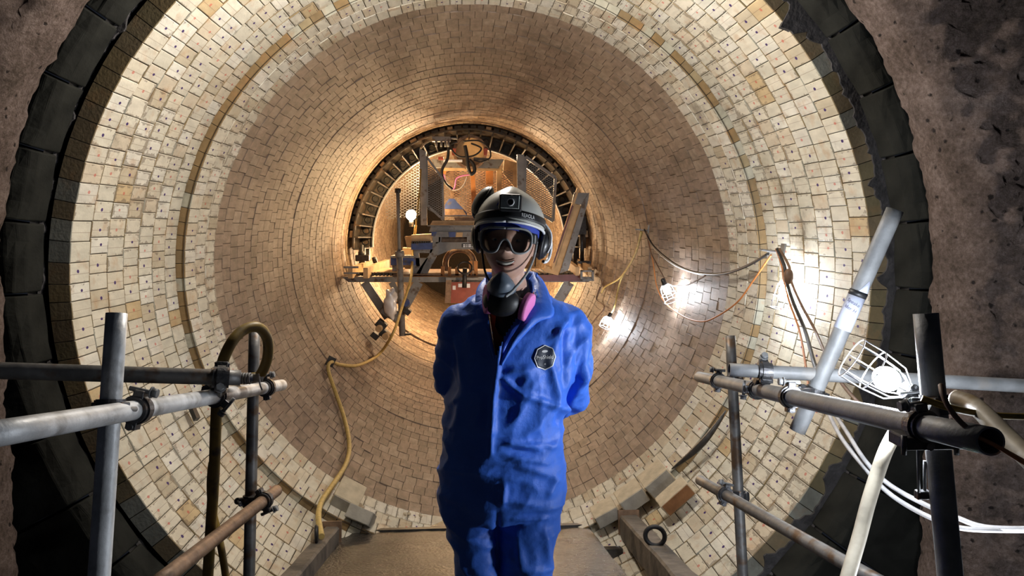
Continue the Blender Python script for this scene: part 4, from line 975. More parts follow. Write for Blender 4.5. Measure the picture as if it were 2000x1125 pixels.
# warm bulb; other warm lights added out of sight for the rig's glow
t = thing('festoon_bulb', P(803, 420, 12.2), 'round warm glowing bulb left of the rig mast', 'lamp')
c = P(803, 420, 12.2); rb = .085
MB().ell(c, (rb, rb, rb), None, 16, 10).build('bulb', emit('warm_bulb_lit', (1.0, .66, .32), POW_WARM/(4*PI*PI*rb*rb)), t)
MB().cyl(c+Vector((0, .02, -.08)), c+Vector((0, .02, -.19)), .035, 12).build('socket', M['black_plastic'], t)
_w = P(985, 640, 10.2)  # added warm light hidden behind the person, brightens the rig's front
for loc, pw in ((tuple(_w), 45), ((-.75, 14.3, AZ+1.25), 140), ((.85, 14.4, AZ+1.2), 130), ((0.1, 14.2, AZ+1.6), 150), ((-1.1, 15.0, AZ-.3), 130), ((1.1, 14.2, AZ-.4), 110), ((0.0, 18.5, AZ+.2), 130), ((.5, 13.7, AZ+.6), 22)):
    point('unseen_fill_light', loc, pw, (1.0, .66, .36), .05)

# ================================================================== PERSON
PYc = 2.33; S = PYc/2.55; K = PYc/F
def Q(px, py, dy=0.0): return P(px, py, PYc)+Vector((0, dy*S, 0))
FEETZ = ramp_z(PYc)
M['skin'] = mat('skin', (.50, .30, .22), .5, 0, var=.08, scale=30, bump=.06)
M['lips'] = mat('lips', (.40, .18, .14), .4, 0, var=.05)
M['teeth'] = mat('teeth', (.62, .58, .50), .3, 0, var=.03)
M['suit'] = mat('blue_coverall', (.045, .165, .72), .50, 0, var=.10, scale=7, bump=.2, bscale=60, spec=.35)
M['shirt'] = mat('orange_shirt', (.45, .12, .03), .8, 0, var=.1)
M['shell_white'] = mat('helmet_shell', (.50, .50, .46), .35, 0, var=.06, scale=10)
M['bright_white'] = mat('white_plastic', (.78, .78, .78), .35, 0, var=.03)
M['bandana'] = mat('blue_cloth', (.02, .05, .36), .75, 0, var=.15)
M['goggle_frame'] = mat('goggle_frame', (.30, .31, .31), .4, 0, var=.1)
M['mask_grey'] = mat('mask_grey_blue', (.11, .14, .18), .45, 0, var=.1)
M['olive'] = mat('olive_cup', (.05, .05, .035), .5, 0, var=.15)
M['lamp_glass'] = mat('headlamp_reflector', (.62, .68, .62), .35, .0, var=.25, scale=60)
M['navy'] = mat('badge_navy', (.012, .02, .045), .5, 0)
def lensmat():
    m, nt, N, L, b = NT('smoked_lens'); b.inputs['Base Color'].default_value = (.03, .03, .03, 1); b.inputs['Roughness'].default_value = .08
    tr_ = N.new('ShaderNodeBsdfTransparent'); tr_.inputs[0].default_value = (.88, .84, .81, 1); mx = N.new('ShaderNodeMixShader'); mx.inputs[0].default_value = .10
    L.new(tr_.outputs[0], mx.inputs[1]); L.new(b.outputs[0], mx.inputs[2]); L.new(mx.outputs[0], N['Material Output'].inputs[0]); return m
M['lens'] = lensmat()
person = thing('person', (Q(1005, 1000).x, PYc, FEETZ), 'smiling person in blue coverall, white helmet and goggles standing with hands behind the back', 'person')

def remesh(mb, voxel, smooth=2, fac=.5):
    me = bpy.data.meshes.new('tmp'); me.from_pydata(mb.v, [], mb.f); me.validate()
    bm = bmesh.new(); bm.from_mesh(me); bmesh.ops.recalc_face_normals(bm, faces=bm.faces); bm.to_mesh(me); bm.free()
    o = bpy.data.objects.new('tmp', me); COL.objects.link(o)
    r = o.modifiers.new('r', 'REMESH'); r.mode = 'VOXEL'; r.voxel_size = voxel; r.use_smooth_shade = True
    if smooth: s_ = o.modifiers.new('s', 'SMOOTH'); s_.iterations = smooth; s_.factor = fac
    dg = bpy.context.evaluated_depsgraph_get(); out = bpy.data.meshes.new_from_object(o.evaluated_get(dg))
    bpy.data.objects.remove(o); bpy.data.meshes.remove(me); return out
def put(me, name, m, parent):
    org = ORG[parent.name]; me.transform(Matrix.Translation(-org)); me.materials.clear(); me.materials.append(m)
    me.polygons.foreach_set('use_smooth', [True]*len(me.polygons)); o = bpy.data.objects.new(name, me); COL.objects.link(o); o.parent = parent; ORG[o.name] = org; return o

# ---- head frame
HS = 1.005
HC = P(994, 470, PYc-.045)
HR = Euler((math.radians(-3), math.radians(3), math.radians(-9)), 'XYZ').to_matrix()
def H(x, y, z): return HC+HR @ (Vector((x, y, z))*HS)
def gs(v, c, w_): return math.exp(-((v-c)/w_)**2)
def head_fn(p):
    x, y, z = p
    x *= 1.03
    if z < -.01:
        t = min(1, (-.01-z)/.11); x *= 1-.22*t**1.5
        if y > 0: y *= 1-.35*t
    ax = abs(x)
    if y < .02:
        gz = 0
        if -.052 < z < .02: gz = max(0, (.02-z)/.055)
        if z < -.035: gz *= max(0, 1-(-.035-z)/.014)
        y -= .027*gs(x, 0, .0125)*min(1, gz)+.006*gs(ax, .013, .006)*gs(z, -.037, .008)
        y += .010*gs(ax, .032, .017)*gs(z, 0, .014)
        y -= .005*gs(z, .024, .010)*gs(x, 0, .05)
        y -= .007*gs(ax, .040, .016)*gs(z, -.036, .018)
        y += .005*gs(x, 0, .024)*gs(z, -.070, .010)
        y -= .004*gs(x, 0, .020)*(gs(z, -.060, .004)+gs(z, -.082, .005))
        y -= .007*gs(x, 0, .020)*gs(z, -.105, .014)
    return Vector((x, y, z))
body = MB()
body.ell(HC, (.076*HS, .098*HS, .122*HS), HR, 96, 72, fn=lambda p: head_fn(p/HS)*HS)
for sx in (-1, 1):
    body.ell(H(sx*.076, .012, -.012), (.010*HS, .020*HS, .033*HS), HR @ Euler((0, 0, -sx*.35)).to_matrix(), 16, 12)
    body.ell(H(sx*.080, .016, -.002), (.007*HS, .016*HS, .020*HS), HR @ Euler((0, 0, -sx*.5)).to_matrix(), 16, 12)
nb_ = Q(1003, 600, .02)
body.tube([H(0, .02, -.05), H(0, .028, -.10), nb_+Vector((0, .02, .02)), nb_+Vector((0, .02, -.06))], [.053, .051, .056, .073], 24)
# trunk, arms, legs inside the clothes: one continuous figure
body.tube([Q(1003, 610, .03), Q(1003, 640, .03), Q(1002, 720, .03), Q(995, 800, .04), Q(985, 880, .04), Q(980, 960, .04)], [.073, .118, .123, .11, .114, .11], 24)
sh = [Q(908, 628, .03), Q(1108, 632, .03)]; el = [Q(890, 750, .13), Q(1120, 752, .13)]; wr = [Q(962, 855, .30), Q(1045, 858, .30)]
for k in (0, 1):
    body.tube([Q(1003, 640, .03), sh[k], sh[k].lerp(el[k], .5), el[k], el[k].lerp(wr[k], .5), wr[k]], [.064, .05, .041, .037, .033, .025], 18)
hip = [Q(940, 960, .04), Q(1025, 960, .04)]; kn = [Q(945, 1165, .02), Q(1020, 1165, .02)]; an = [Vector((Q(948, 1300).x, PYc+.05, FEETZ+.10)), Vector((Q(1018, 1300).x, PYc+.05, FEETZ+.10))]
for k in (0, 1):
    body.tube([hip[k]+Vector((0, 0, .06)), hip[k], hip[k].lerp(kn[k], .5), kn[k], kn[k].lerp(an[k], .35), an[k]], [.078, .08, .068, .052, .053, .036], 20)
    body.tube([an[k], an[k]+Vector((0, -.05, -.055)), an[k]+Vector((0, -.15, -.075))], [.036, .036, .026], 14)
# hands clasped behind the back
def hand(w0, dirv, side, up_):
    d = dirv.normalized(); u = (up_-d*up_.dot(d)).normalized(); n = d.cross(u)
    rot = Matrix((d, u, n)).transposed(); body.ell(w0+d*.055, (.052, .042, .017), rot, 20, 14)
    for i, (ln, off) in enumerate(((.068, .031), (.078, .011), (.072, -.010), (.056, -.030))):
        a = w0+d*.085+u*off; b_ = a+d*ln*.42-n*side*.006; c = b_+(d*.8-n*side*.6).normalized()*ln*.33; e = c+(d*.35-n*side*.95).normalized()*ln*.28
        body.tube([a-d*.03, a, b_, c, e], [.009, .0092, .0086, .0078, .0066], 10)
    a = w0+d*.03+u*.034; b_ = a+(d*.55+u*.8).normalized()*.035; c = b_+(d*.9+u*.1-n*side*.4).normalized()*.03; body.tube([w0+d*.02+u*.01, a, b_, c], [.013, .0115, .0098, .008], 10)
hand(wr[0], Vector((1, .05, -.25)), -1, Vector((0, 0, 1)))
hand(wr[1]+Vector((0, .035, .012)), Vector((-1, .05, -.2)), 1, Vector((0, 0, 1)))
put(remesh(body, .0042, 1, .35), 'body', M['skin'], person)

def fy(x, z):
    v = 1-(x/.076)**2-(z/.122)**2; return -.098*math.sqrt(max(.05, v))
def mouth_band(zt, zb, off0, name, m, th=.004, w_=.029):
    b = MB(); n = 20; rings = []
    for k in range(n+1):
        x = -w_+2*w_*k/n; sm = 11*x*x-.001; f = max(.08, 1-(x/w_)**2)**.5
        mid = (zt+zb)/2; z1 = mid+(zt-mid)*f+sm; z0 = mid+(zb-mid)*f+sm; y1, y0 = fy(x, z1)+off0, fy(x, z0)+off0
        rings.append([H(x, y1-.0005, z1), H(x, (y1+y0)/2-th, (z1+z0)/2), H(x, y0-.0005, z0), H(x, (y1+y0)/2+.006, (z1+z0)/2)])
    return b.loft(rings).build(name, m, person)
mouth_band(-.0630, -.0775, -.0020, 'mouth_opening', M['lips'], .001, .029)
mouth_band(-.0640, -.0738, -.0038, 'teeth', M['teeth'], .001, .027)
mouth_band(-.0600, -.0645, -.0022, 'upper_lip', M['skin'], .0016, .028)
mouth_band(-.0755, -.0820, -.0045, 'lower_lip', M['lips'], .0035, .027)
for sx in (-1, 1):
    e = MB().ell(H(sx*.032, -.0750, -.001), (.0120, .0110, .0050), None, 16, 12).build('eye', M['teeth'], person)
    MB().ell(H(sx*.032, -.0853, -.0012), (.0042, .0018, .0030), None, 12, 8).build('iris', M['ink'], e)
# hair at the temples and nape
b = MB(); b.ell(H(0, .030, .02), (.082*HS, .080*HS, .105*HS), HR, 32, 24, fn=lambda p: Vector((p.x, max(p.y, -.035), p.z))); b.build('hair', mat('dark_hair', (.02, .014, .01), .6, 0, var=.3, scale=60, bump=.5), person)

# ---- helmet
hel = thing('helmet', H(0, 0, .05), 'pale grey safety helmet with black headlamp band on the person\'s head', 'helmet')
def dome(th, s_, off=0):
    """th from the front (0) round; s_ 0 crown to 1 rim"""
    rim = .052*(.5+.5*math.cos(th))+.004*(.5-.5*math.cos(th)); zc, rz = .048, .108
    phr = math.acos(max(-1, min(1, (rim-zc)/rz))); ph = s_*phr
    rx, ry = .106+off, .138+off; x = rx*math.sin(ph)*math.sin(th); y = -ry*math.sin(ph)*math.cos(th)+.012; z = zc+(rz+off)*math.cos(ph)
    z += .010*math.exp(-(x/.03)**2)*(1-s_)   # low crest along the crown
    return (x, y, z)
def dome_patch(s0, s1, off, n=64, m=14, t0=0, t1=2*PI, th=.003):
    b = MB(); rings = []; full = abs(t1-t0-2*PI) < 1e-6; cnt = n if full else n+1
    vs_ = []
    for j in range(m+1):
        for i in range(cnt): vs_.append(H(*dome(t0+(t1-t0)*i/n, s0+(s1-s0)*j/m, off)))
    for j in range(m+1):
        for i in range(cnt): vs_.append(H(*dome(t0+(t1-t0)*i/n, s0+(s1-s0)*j/m, off-th)))
    o_ = (m+1)*cnt; fs = []
    for j in range(m):
        for i in range(n):
            i2 = (i+1) % cnt; fs += [(j*cnt+i, j*cnt+i2, (j+1)*cnt+i2, (j+1)*cnt+i), (o_+j*cnt+i, o_+(j+1)*cnt+i, o_+(j+1)*cnt+i2, o_+j*cnt+i2)]
    for jj in (0, m):
        for i in range(n):
            i2 = (i+1) % cnt; fs.append((jj*cnt+i, jj*cnt+i2, o_+jj*cnt+i2, o_+jj*cnt+i))
    if not full:
        for j in range(m):
            for i in (0, n): fs.append((j*cnt+i, (j+1)*cnt+i, o_+(j+1)*cnt+i, o_+j*cnt+i))
    return b.add(vs_, fs, True)
dome_patch(.02, 1.0, 0, 72, 22, th=.004).build('shell', M['shell_white'], hel)
b = MB(); b.tube([H(*dome(2*PI*k/72, 1.0, .001)) for k in range(73)], .0042, 8); b.build('rim_lip_highlight', M['bright_white'], hel)  # rim lip; its white colour stands in for the highlight along it
dome_patch(.80, .935, .0035, 72, 4, th=.003).build('headlamp_strap', M['black'], hel)
# blue cloth under the rim
b = MB(); rings = []
for j, (dz, dr) in enumerate(((.022, .004), (.0, .003), (-.014, .0), (-.026, -.004))):
    rings.append([H((.088+dr)*math.sin(2*PI*k/64), -(.113+dr)*math.cos(2*PI*k/64)+.006, (.055*(.5+.5*math.cos(2*PI*k/64))+.012*(.5-.5*math.cos(2*PI*k/64)))+dz-.018*abs(math.sin(2*PI*k/64))**3) for k in range(64)])
b.loft(rings, close=False); b.build('cloth_liner', M['bandana'], person)
# headlamp
hl = thing('headlamp', H(.006, -.15, .108), 'black rectangular headlamp on the front of the helmet', 'headlamp')
c = H(.012, -.138, .104)
MB().box(c, (.066, .034, .050), HR, bev=.007).build('housing', M['black_plastic'], hl)
MB().box(c+HR @ Vector((0, -.018, .001)), (.053, .004, .037), HR, bev=.0015).build('window', M['lamp_glass'], hl)
b = MB(); a = c+HR @ Vector((.001, -.0205, .001)); b.torus(a, HR @ Vector((0, 1, 0)), .0095, .0022, 20, 6); b.build('lens_ring', M['bright_white'], hl)
MB().cyl(a+HR @ Vector((0, .001, 0)), a+HR @ Vector((0, -.002, 0)), .0075, 18).build('lens', M['olive'], hl)
# lettering on the strap, mark on the shell
vs_, fs = text_mesh('REAOLA', .0125, .0003)
b = MB(); b.add([H(*dome(.62+p.x/.115, .868-p.y/.135, .0042+p.z)) for p in vs_], fs); b.build('strap_lettering', M['bright_white'], hel)
b = MB(); pts = [(-.30, .60), (-.22, .60), (-.20, .66), (-.25, .66), (-.29, .72), (-.34, .72)]
b.prism([Vector(H(*dome(t_, s_, .0012))) for t_, s_ in pts], HR @ Vector((0, -.0006, 0))); b.build('blue_mark', M['navy'] if False else M['bandana'], hel)
# ---- ear defenders
def cup(center, rad, rot, name_m, label, ring=True, arm=None):
    t = thing('ear_defender', center, label, 'earmuff', 'ear defenders on the helmet')
    MB().ell(center, rad, rot, 24, 16).build('cup', name_m, t)
    if ring: MB().torus(center-rot @ Vector((0, 0, 0)), rot @ Vector((1, 0, 0)), rad[2]*.93, .006, 28, 8).build('cushion_ring', M['black'], t)
    if arm: MB().tube(spline(arm), .0032, 8).build('arm', M['bright_white'], t)
    return t
cup(H(.100, .052, -.002), (.027, .043, .050), HR @ Euler((0, .15, 0)).to_matrix(), M['black_plastic'], 'black and white ear defender covering the ear at the right of the face', arm=[H(.106, .012, .058), H(.126, .018, .03), H(.127, .028, -.005), H(.118, .03, -.03)])
MB().torus(H(.110, .054, -.012), HR @ Vector((1, -.35, 0)), .047, .0055, 26, 8, arc=(PI*.9, PI*1.75)).build('white_rim', M['bright_white'], bpy.data.objects['ear_defender'])
cup(H(-.092, .035, .118), (.026, .050, .052), HR @ Euler((0, .5, .3)).to_matrix(), M['olive'], 'dark ear defender folded up against the left of the helmet', arm=[H(-.100, .01, .055), H(-.118, .02, .075), H(-.112, .03, .11)])
cup(H(-.100, .030, .004), (.022, .040, .046), HR @ Euler((0, -.1, 0)).to_matrix(), M['black_plastic'], 'black ear pad hanging by the left side of the goggles')
# ---- goggles
gg = thing('goggles', H(0, -.12, .005), 'clear-framed safety goggles with smoked lens over the person\'s eyes', 'goggles')
half = [(0, .0335), (.03, .0345), (.056, .032), (.071, .022), (.075, .004), (.072, -.018), (.060, -.033), (.040, -.038), (.024, -.033), (.015, -.014), (.008, -.003), (0, .001)]
ol = half+[(-x, z) for x, z in half[-2:0:-1]]
def gy(x): return -.119+5.2*x*x+(0)
olp = spline([Vector((x, 0, z)) for x, z in ol]+[Vector((ol[0][0], 0, ol[0][1]))], 4)
b = MB(); b.tube([H(p.x, gy(p.x), p.z-.001) for p in olp], .0036, 8); b.build('frame', M['goggle_frame'], gg)
b = MB(); rings = [[H(p.x*(1-.05*j), gy(p.x)+.022*j/2+(.0 if abs(p.x) < .05 else .004*j), p.z*(1-.02*j)-.001) for p in olp[:-1]] for j in (0, 1, 2)]
b.loft(rings, close=False); b.build('skirt', M['goggle_frame'], gg)
# lens: two rows of points between the upper and the lower edge of the outline
up_e = sorted([(p.x, p.z) for p in olp if p.z > .006 or abs(p.x) > .0735], key=lambda t: t[0]); 
def edge(x, upper):
    best = None
    cand = [p for p in olp if (p.z > .008) == upper]
    cand = sorted(cand, key=lambda p: abs(p.x-x)); a_ = cand[0]; return a_.z
b = MB(); n = 40; rings = []
vs_ = []; m_ = 6
for k in range(n+1):
    x = -.071+.142*k/n; zu, zl = edge(x, True), edge(x, False)
    for j in range(m_+1):
        z = zl+(zu-zl)*j/m_; vs_.append(H(x, gy(x)-.0015, z-.001))
b.add(vs_, [(k*(m_+1)+j, (k+1)*(m_+1)+j, (k+1)*(m_+1)+j+1, k*(m_+1)+j+1) for k in range(n) for j in range(m_)], True); b.build('lens', M['lens'], gg)
for sx in (-1, 1):
    b = MB(); path = [(.072, gy(.072)+.004), (.081, -.055), (.086, -.01), (.088, .04)]
    rings = [[H(sx*x, y, z) for z in (-.008, .022)]+[H(sx*(x+.003), y, z) for z in (.022, -.008)] for x, y in path]
    b.loft(rings); b.build('strap', M['black'], gg)
    MB().box(H(sx*.080, -.068, .006), (.010, .02, .026), HR, bev=.002).build('clip', M['goggle_frame'], gg)
# ---- respirator pulled down under the chin
rs = thing('respirator', H(-.004, -.10, -.15), 'grey half-mask respirator with pink filters pulled down under the chin', 'respirator')
b = MB(); rings = []
for (t_, w_, hgt, yy, zz) in ((0, .014, .012, -.150, -.130), (.2, .026, .026, -.142, -.128), (.5, .034, .036, -.124, -.130), (.8, .042, .042, -.100, -.136), (1, .044, .044, -.075, -.142)):
    rings.append([H(-.006+w_*math.cos(2*PI*k/24)*(1-.35*max(0, math.sin(2*PI*k/24))), yy, zz+hgt*math.sin(2*PI*k/24)) for k in range(24)])
b.loft(rings); b.build('nose_cup', M['mask_grey'], rs)
b = MB(); b.ell(H(-.004, -.078, -.184), (.056, .042, .044), HR, 24, 16); b.build('rubber_body', M['black'], rs)
def filt(px, py, dy, ax, nm):
    c = Q(px, py, dy); ax = Vector(ax).normalized(); b = MB(); b.tube([c-ax*.011, c-ax*.009, c+ax*.009, c+ax*.011], [.038, .044, .044, .037], 28); b.build(nm, M['pink'], rs)
    MB().cyl(c-ax*.03, c-ax*.011, .02, 16).build('filter_seat', M['black'], rs)
filt(951, 578, -.12, (-1, -.16, .05), 'filter'); filt(1023, 592, -.125, (.86, -.38, -.30), 'filter')
b = MB(); b.tube(spline([H(.086, -.01, .0), H(.080, -.035, -.05), H(.062, -.065, -.10), H(.030, -.115, -.148), H(.012, -.14, -.165)]), .0042, 8); b.build('chin_strap', M['goggle_frame'], hel)
b = MB(); b.tube(spline([H(-.084, -.01, .0), H(-.074, -.035, -.05), H(-.060, -.055, -.10), H(-.035, -.08, -.135)]), .0035, 8); b.build('chin_strap', M['black'], hel)
# black neck gaiter
b = MB(); rings = []
for (py, cx_, rx, ry, yo) in ((550, 998, .062, .062, .045), (572, 998, .070, .086, .025), (600, 997, .080, .120, .02), (622, 992, .078, .142, .02), (634, 990, .060, .146, .02)):
    c = Q(cx_, py, yo); rings.append([c+Vector((S*rx*math.cos(2*PI*k/32), -S*ry*math.sin(2*PI*k/32), (-.03*max(0, math.sin(2*PI*k/32))**3 if py > 620 else 0)+.006*noise.noise(Vector((k*.4, py*.1, 0))))) for k in range(32)])
b.loft(rings, close=False); b.build('neck_gaiter', M['black'], person)

# ---- coverall
def ring(py, xl, xr, fr, bk, apex, nseg=48, dy=0, e=1.0, shrink=0):
    """closed section: half widths either side of the apex line, front depth fr, back depth bk; the zip line stands proud"""
    c = Q(apex, py, dy); wl = (apex-xl)*K-shrink; wr_ = (xr-apex)*K-shrink; out = []
    for k in range(nseg):
        a = 2*PI*k/nseg; ca, sa = math.cos(a), math.sin(a)
        x = (wr_ if ca > 0 else wl)*math.copysign(abs(ca)**e, ca)
        if sa > 0:   # front
            y = -(fr*S-shrink)*(sa**(1.15 if ca < 0 else .80))
        else: y = (bk*S-shrink)*(abs(sa)**.8)
        out.append(c+Vector((x, y, 0)))
    return out
TOR = [(562, 948, 1050, .055, .07, 1000), (578, 925, 1075, .075, .09, 995), (592, 905, 1098, .095, .10, 990), (612, 890, 1118, .115, .11, 985), (650, 884, 1126, .138, .12, 975), (700, 882, 1122, .150, .12, 970), (760, 878, 1108, .152, .12, 967), (820, 868, 1102, .155, .13, 965), (870, 860, 1106, .158, .14, 965), (920, 854, 1109, .155, .15, 967), (960, 855, 1107, .148, .15, 968), (1000, 858, 1103, .135, .14, 970)]
def torso_loft(shrink=0, upto=99):
    b = MB(); b.loft([ring(*t, shrink=shrink) for t in TOR[:upto]]); return b
sb = torso_loft()
LEG = [((930, 880, 985), (985, 859, 976), (1040, 870, 976), (1085, 884, 976), (1125, 892, 976), (1200, 902, 980), (1290, 908, 980), (1430, 914, 978)),
       ((930, 975, 1090), (985, 966, 1100), (1040, 968, 1091), (1085, 970, 1084), (1125, 972, 1079), (1200, 976, 1070), (1290, 980, 1066), (1430, 984, 1060))]
for lg_ in LEG:
    rr = []
    for (py, xl, xr) in lg_:
        c = Q((xl+xr)/2, py, .0+(.02 if py > 1200 else 0)); w_ = (xr-xl)/2*K; d_ = (.115 if py < 1100 else .10)*S
        if py > 1300: d_ = .078
        rr.append([c+Vector((w_*math.cos(2*PI*k/36), d_*math.sin(2*PI*k/36), 0)) for k in range(36)])
    sb.loft(rr)
SL = [([Q(930, 625, .02), Q(903, 642, .02), Q(893, 680, .03), Q(888, 725, .07), Q(893, 770, .13), Q(912, 812, .20), Q(938, 842, .26), Q(955, 856, .285)], [.070, .072, .066, .064, .064, .058, .048, .043]),
      ([Q(1080, 628, .02), Q(1105, 645, .02), Q(1117, 690, .03), Q(1122, 740, .07), Q(1117, 778, .13), Q(1103, 812, .20), Q(1075, 842, .26), Q(1052, 857, .285)], [.070, .074, .069, .068, .067, .061, .050, .044])]
for pts, rs_ in SL:
    sp = spline(pts, 4); rr = []
    for i in range(len(sp)): f = i/4; j = int(min(f, len(rs_)-1)); j2 = min(j+1, len(rs_)-1); rr.append(S*(rs_[j]+(rs_[j2]-rs_[j])*(f-j)))
    sb.tube(sp, rr, 24)
sm = remesh(sb, .0068, 6, .5)
cxs = Q(1000, 700).x
bm = bmesh.new(); bm.from_mesh(sm); bm.normal_update()
def rdg(v): return (1-min(1, 2.0*abs(noise.noise(v))))**1.5-.35
def seg_ridge(px, py, a, b_, w_):
    """height of a crease drawn between two points of the front of the suit"""
    ax, ay = a; bx, by = b_; dx, dy = bx-ax, by-ay; l2 = dx*dx+dy*dy; t = max(0, min(1, ((px-ax)*dx+(py-ay)*dy)/l2)); d = math.hypot(px-ax-t*dx, py-ay-t*dy)
    return math.exp(-(d/w_)**2)*(math.sin(PI*min(1, max(0, t*.9+.05)))**.5)
CREASE = [((978, 655), (962, 800), 5, .016), ((962, 800), (958, 885), 5, .016), ((978, 735), (1020, 772), 6, .012), ((1020, 770), (1105, 800), 7, .011), ((1112, 620), (1075, 665), 7, .010), ((1095, 640), (1080, 690), 7, .008),
          ((1095, 810), (1075, 700), 8, .010), ((1150, 640), (1128, 800), 8, .009), ((1130, 690), (1095, 765), 7, .011), ((1145, 720), (1105, 800), 7, .010), ((1150, 760), (1110, 825), 6, .009), ((985, 730), (1040, 720), 8, .007),
          ((985, 862), (1060, 880), 6, .009), ((1010, 868), (1090, 872), 6, .007), ((985, 890), (1075, 905), 7, .009), ((980, 985), (985, 945), 6, .012), ((985, 975), (1050, 985), 6, .007), ((1000, 1015), (1070, 1010), 4, .010),
          ((1010, 1040), (1020, 1110), 8, .010), ((1065, 1040), (1075, 1110), 7, .010), ((1090, 930), (1070, 965), 7, .008), ((1010, 905), (1090, 935), 8, .007), ((900, 1085), (915, 1125), 5, .010), ((890, 660), (905, 760), 7, .009), ((905, 780), (875, 860), 8, .006)]
for v_ in bm.verts:
    p = v_.co; n_ = v_.normal
    q = proj(p); x, z = p.x-cxs, p.z
    low = max(0, min(1, (q[1]-840)/80)); arm_ = max(0, min(1, (abs(q[0]-1000)-95)/20)) if q[1] < 840 else 0
    d = .009*noise.noise(p*5.5)+.0036*rdg(Vector((x*16+z*9, p.y*12, z*22-x*12+5)))
    d += .0100*rdg(Vector((x*5+z*2.5, p.y*5, z*9-x*5)))*(1-low*.6)
    d += .0065*rdg(Vector((x*15, p.y*6+3, z*3.2)))*(1-low)
    d += .0095*rdg(Vector((x*4, p.y*4+7, z*13+x*3)))*low
    d += arm_*.0080*rdg(Vector((x*7+5, p.y*9, z*14+x*10)))
    if n_.y < .35:
        for a, b_, w_, hh in CREASE: 
            if min(a[1], b_[1])-25 < q[1] < max(a[1], b_[1])+25 and min(a[0], b_[0])-25 < q[0] < max(a[0], b_[0])+25: d += 1.35*hh*seg_ridge(q[0], q[1], a, b_, w_)
        d -= .014*math.exp(-((q[0]-(971+.01*(q[1]-985)))/5)**2)*max(0, min(1, (q[1]-985)/40))   # between the legs
        d -= .010*math.exp(-((q[0]-(1104-.12*(q[1]-700)*(q[1] > 700)))/6)**2)*(640 < q[1] < 830)
    v_.co = p+n_*d
bm.normal_update()
# open front: cut the V down to the zip
VP = [(950, 540), (953, 600), (958, 640), (967, 694), (972, 690), (990, 650), (1012, 618), (1034, 596), (1046, 540)]
def inside(x, y, poly):
    c = False; n = len(poly); j = n-1
    for i in range(n):
        if (poly[i][1] > y) != (poly[j][1] > y) and x < (poly[j][0]-poly[i][0])*(y-poly[i][1])/(poly[j][1]-poly[i][1])+poly[i][0]: c = not c
        j = i
    return c
dele = []
for f in bm.faces:
    c = f.calc_center_median(); q = proj(c)
    if c.y < PYc+.02 and q[1] < 700 and inside(q[0], q[1], VP): dele.append(f)
    elif q[1] < 585 and abs(q[0]-998) < 48 and f.normal.z > .5: dele.append(f)
bmesh.ops.delete(bm, geom=dele, context='FACES')
sm2 = bpy.data.meshes.new('suit'); bm.to_mesh(sm2); bm.free()
from mathutils.bvhtree import BVHTree
BV = BVHTree.FromPolygons([v_.co.copy() for v_ in sm2.vertices], [tuple(p.vertices) for p in sm2.polygons])
so = put(sm2, 'coverall', M['suit'], person); suit = so; so['label'] = 'crumpled bright blue coverall with open collar'; sd_ = so.modifiers.new('thick', 'SOLIDIFY'); sd_.thickness = .003; sd_.offset = -1
def sheet(inner, outer, m_, name, parent, nsub=6, th=.003, bulge=.008):
    a, b_ = spline(inner, nsub), spline(outer, nsub); n = min(len(a), len(b_)); vs_ = []; mm = 6
    for i in range(n):
        for j in range(mm+1):
            t = j/mm; p = a[i].lerp(b_[i], t)+Vector((0, -bulge*math.sin(PI*t)+.004*noise.noise(Vector((i*.35, t*2, 4))), 0)); vs_.append(p)
    b = MB(); b.add(vs_, [(i*(mm+1)+j, i*(mm+1)+j+1, (i+1)*(mm+1)+j+1, (i+1)*(mm+1)+j) for i in range(n-1) for j in range(mm)], True)
    o = b.build(name, m_, parent); s2 = o.modifiers.new('thick', 'SOLIDIFY'); s2.thickness = th; return o
sheet([Q(1036, 548, .07), Q(1040, 560, .0), Q(1032, 588, -.09), Q(1012, 620, -.13), Q(990, 652, -.15), Q(970, 692, -.160)],
      [Q(1046, 533, .08), Q(1064, 552, .02), Q(1077, 606, -.085), Q(1042, 622, -.125), Q(1004, 658, -.15), Q(976, 698, -.162)], M['suit'], 'collar', suit, bulge=.012)
sheet([Q(958, 550, .06), Q(951, 572, -.02), Q(953, 605, -.095), Q(958, 645, -.13), Q(967, 694, -.155)],
      [Q(948, 545, .07), Q(930, 568, -.0), Q(930, 612, -.085), Q(948, 655, -.125), Q(962, 698, -.155)], M['suit'], 'collar', suit, bulge=.008)
b = MB(); c0 = Q(1000, 565, .03); rings = []
for (dz, r_) in ((-.03, .10), (.0, .088), (.028, .084), (.050, .088)):
    rings.append([c0+Vector((S*r_*math.cos(PI*k/24), S*r_*1.0*math.sin(PI*k/24)+.01, dz+.006*noise.noise(Vector((k*.3, dz*40, 0))))) for k in range(25)])
vs_ = [p for r in rings for p in r]; b.add(vs_, [(j*25+k, j*25+k+1, (j+1)*25+k+1, (j+1)*25+k) for j in range(3) for k in range(24)], True)
o = b.build('back_collar', M['suit'], suit); o.modifiers.new('thick', 'SOLIDIFY').thickness = .004
# zip edge
b = MB(); b.tube(spline([Q(951, 598, -.108), Q(957, 640, -.140), Q(964, 675, -.155), Q(967, 694, -.160)]), .0022, 8); b.build('zip', M['rust_steel'], suit)
# shirt
b = MB(); b.loft([ring(*t, shrink=.030) for t in TOR[2:8]]); b.build('shirt', M['shirt'], person)
sheet([Q(1032, 578, -.06), Q(1030, 598, -.095), Q(1012, 622, -.115)], [Q(1040, 566, -.05), Q(1039, 596, -.09), Q(1018, 622, -.12)], M['shirt'], 'shirt_collar', person, bulge=.004)
sheet([Q(952, 560, -.05), Q(953, 590, -.09), Q(960, 620, -.11)], [Q(946, 560, -.05), Q(948, 592, -.085), Q(953, 622, -.105)], M['shirt'], 'shirt_collar', person, bulge=.004)
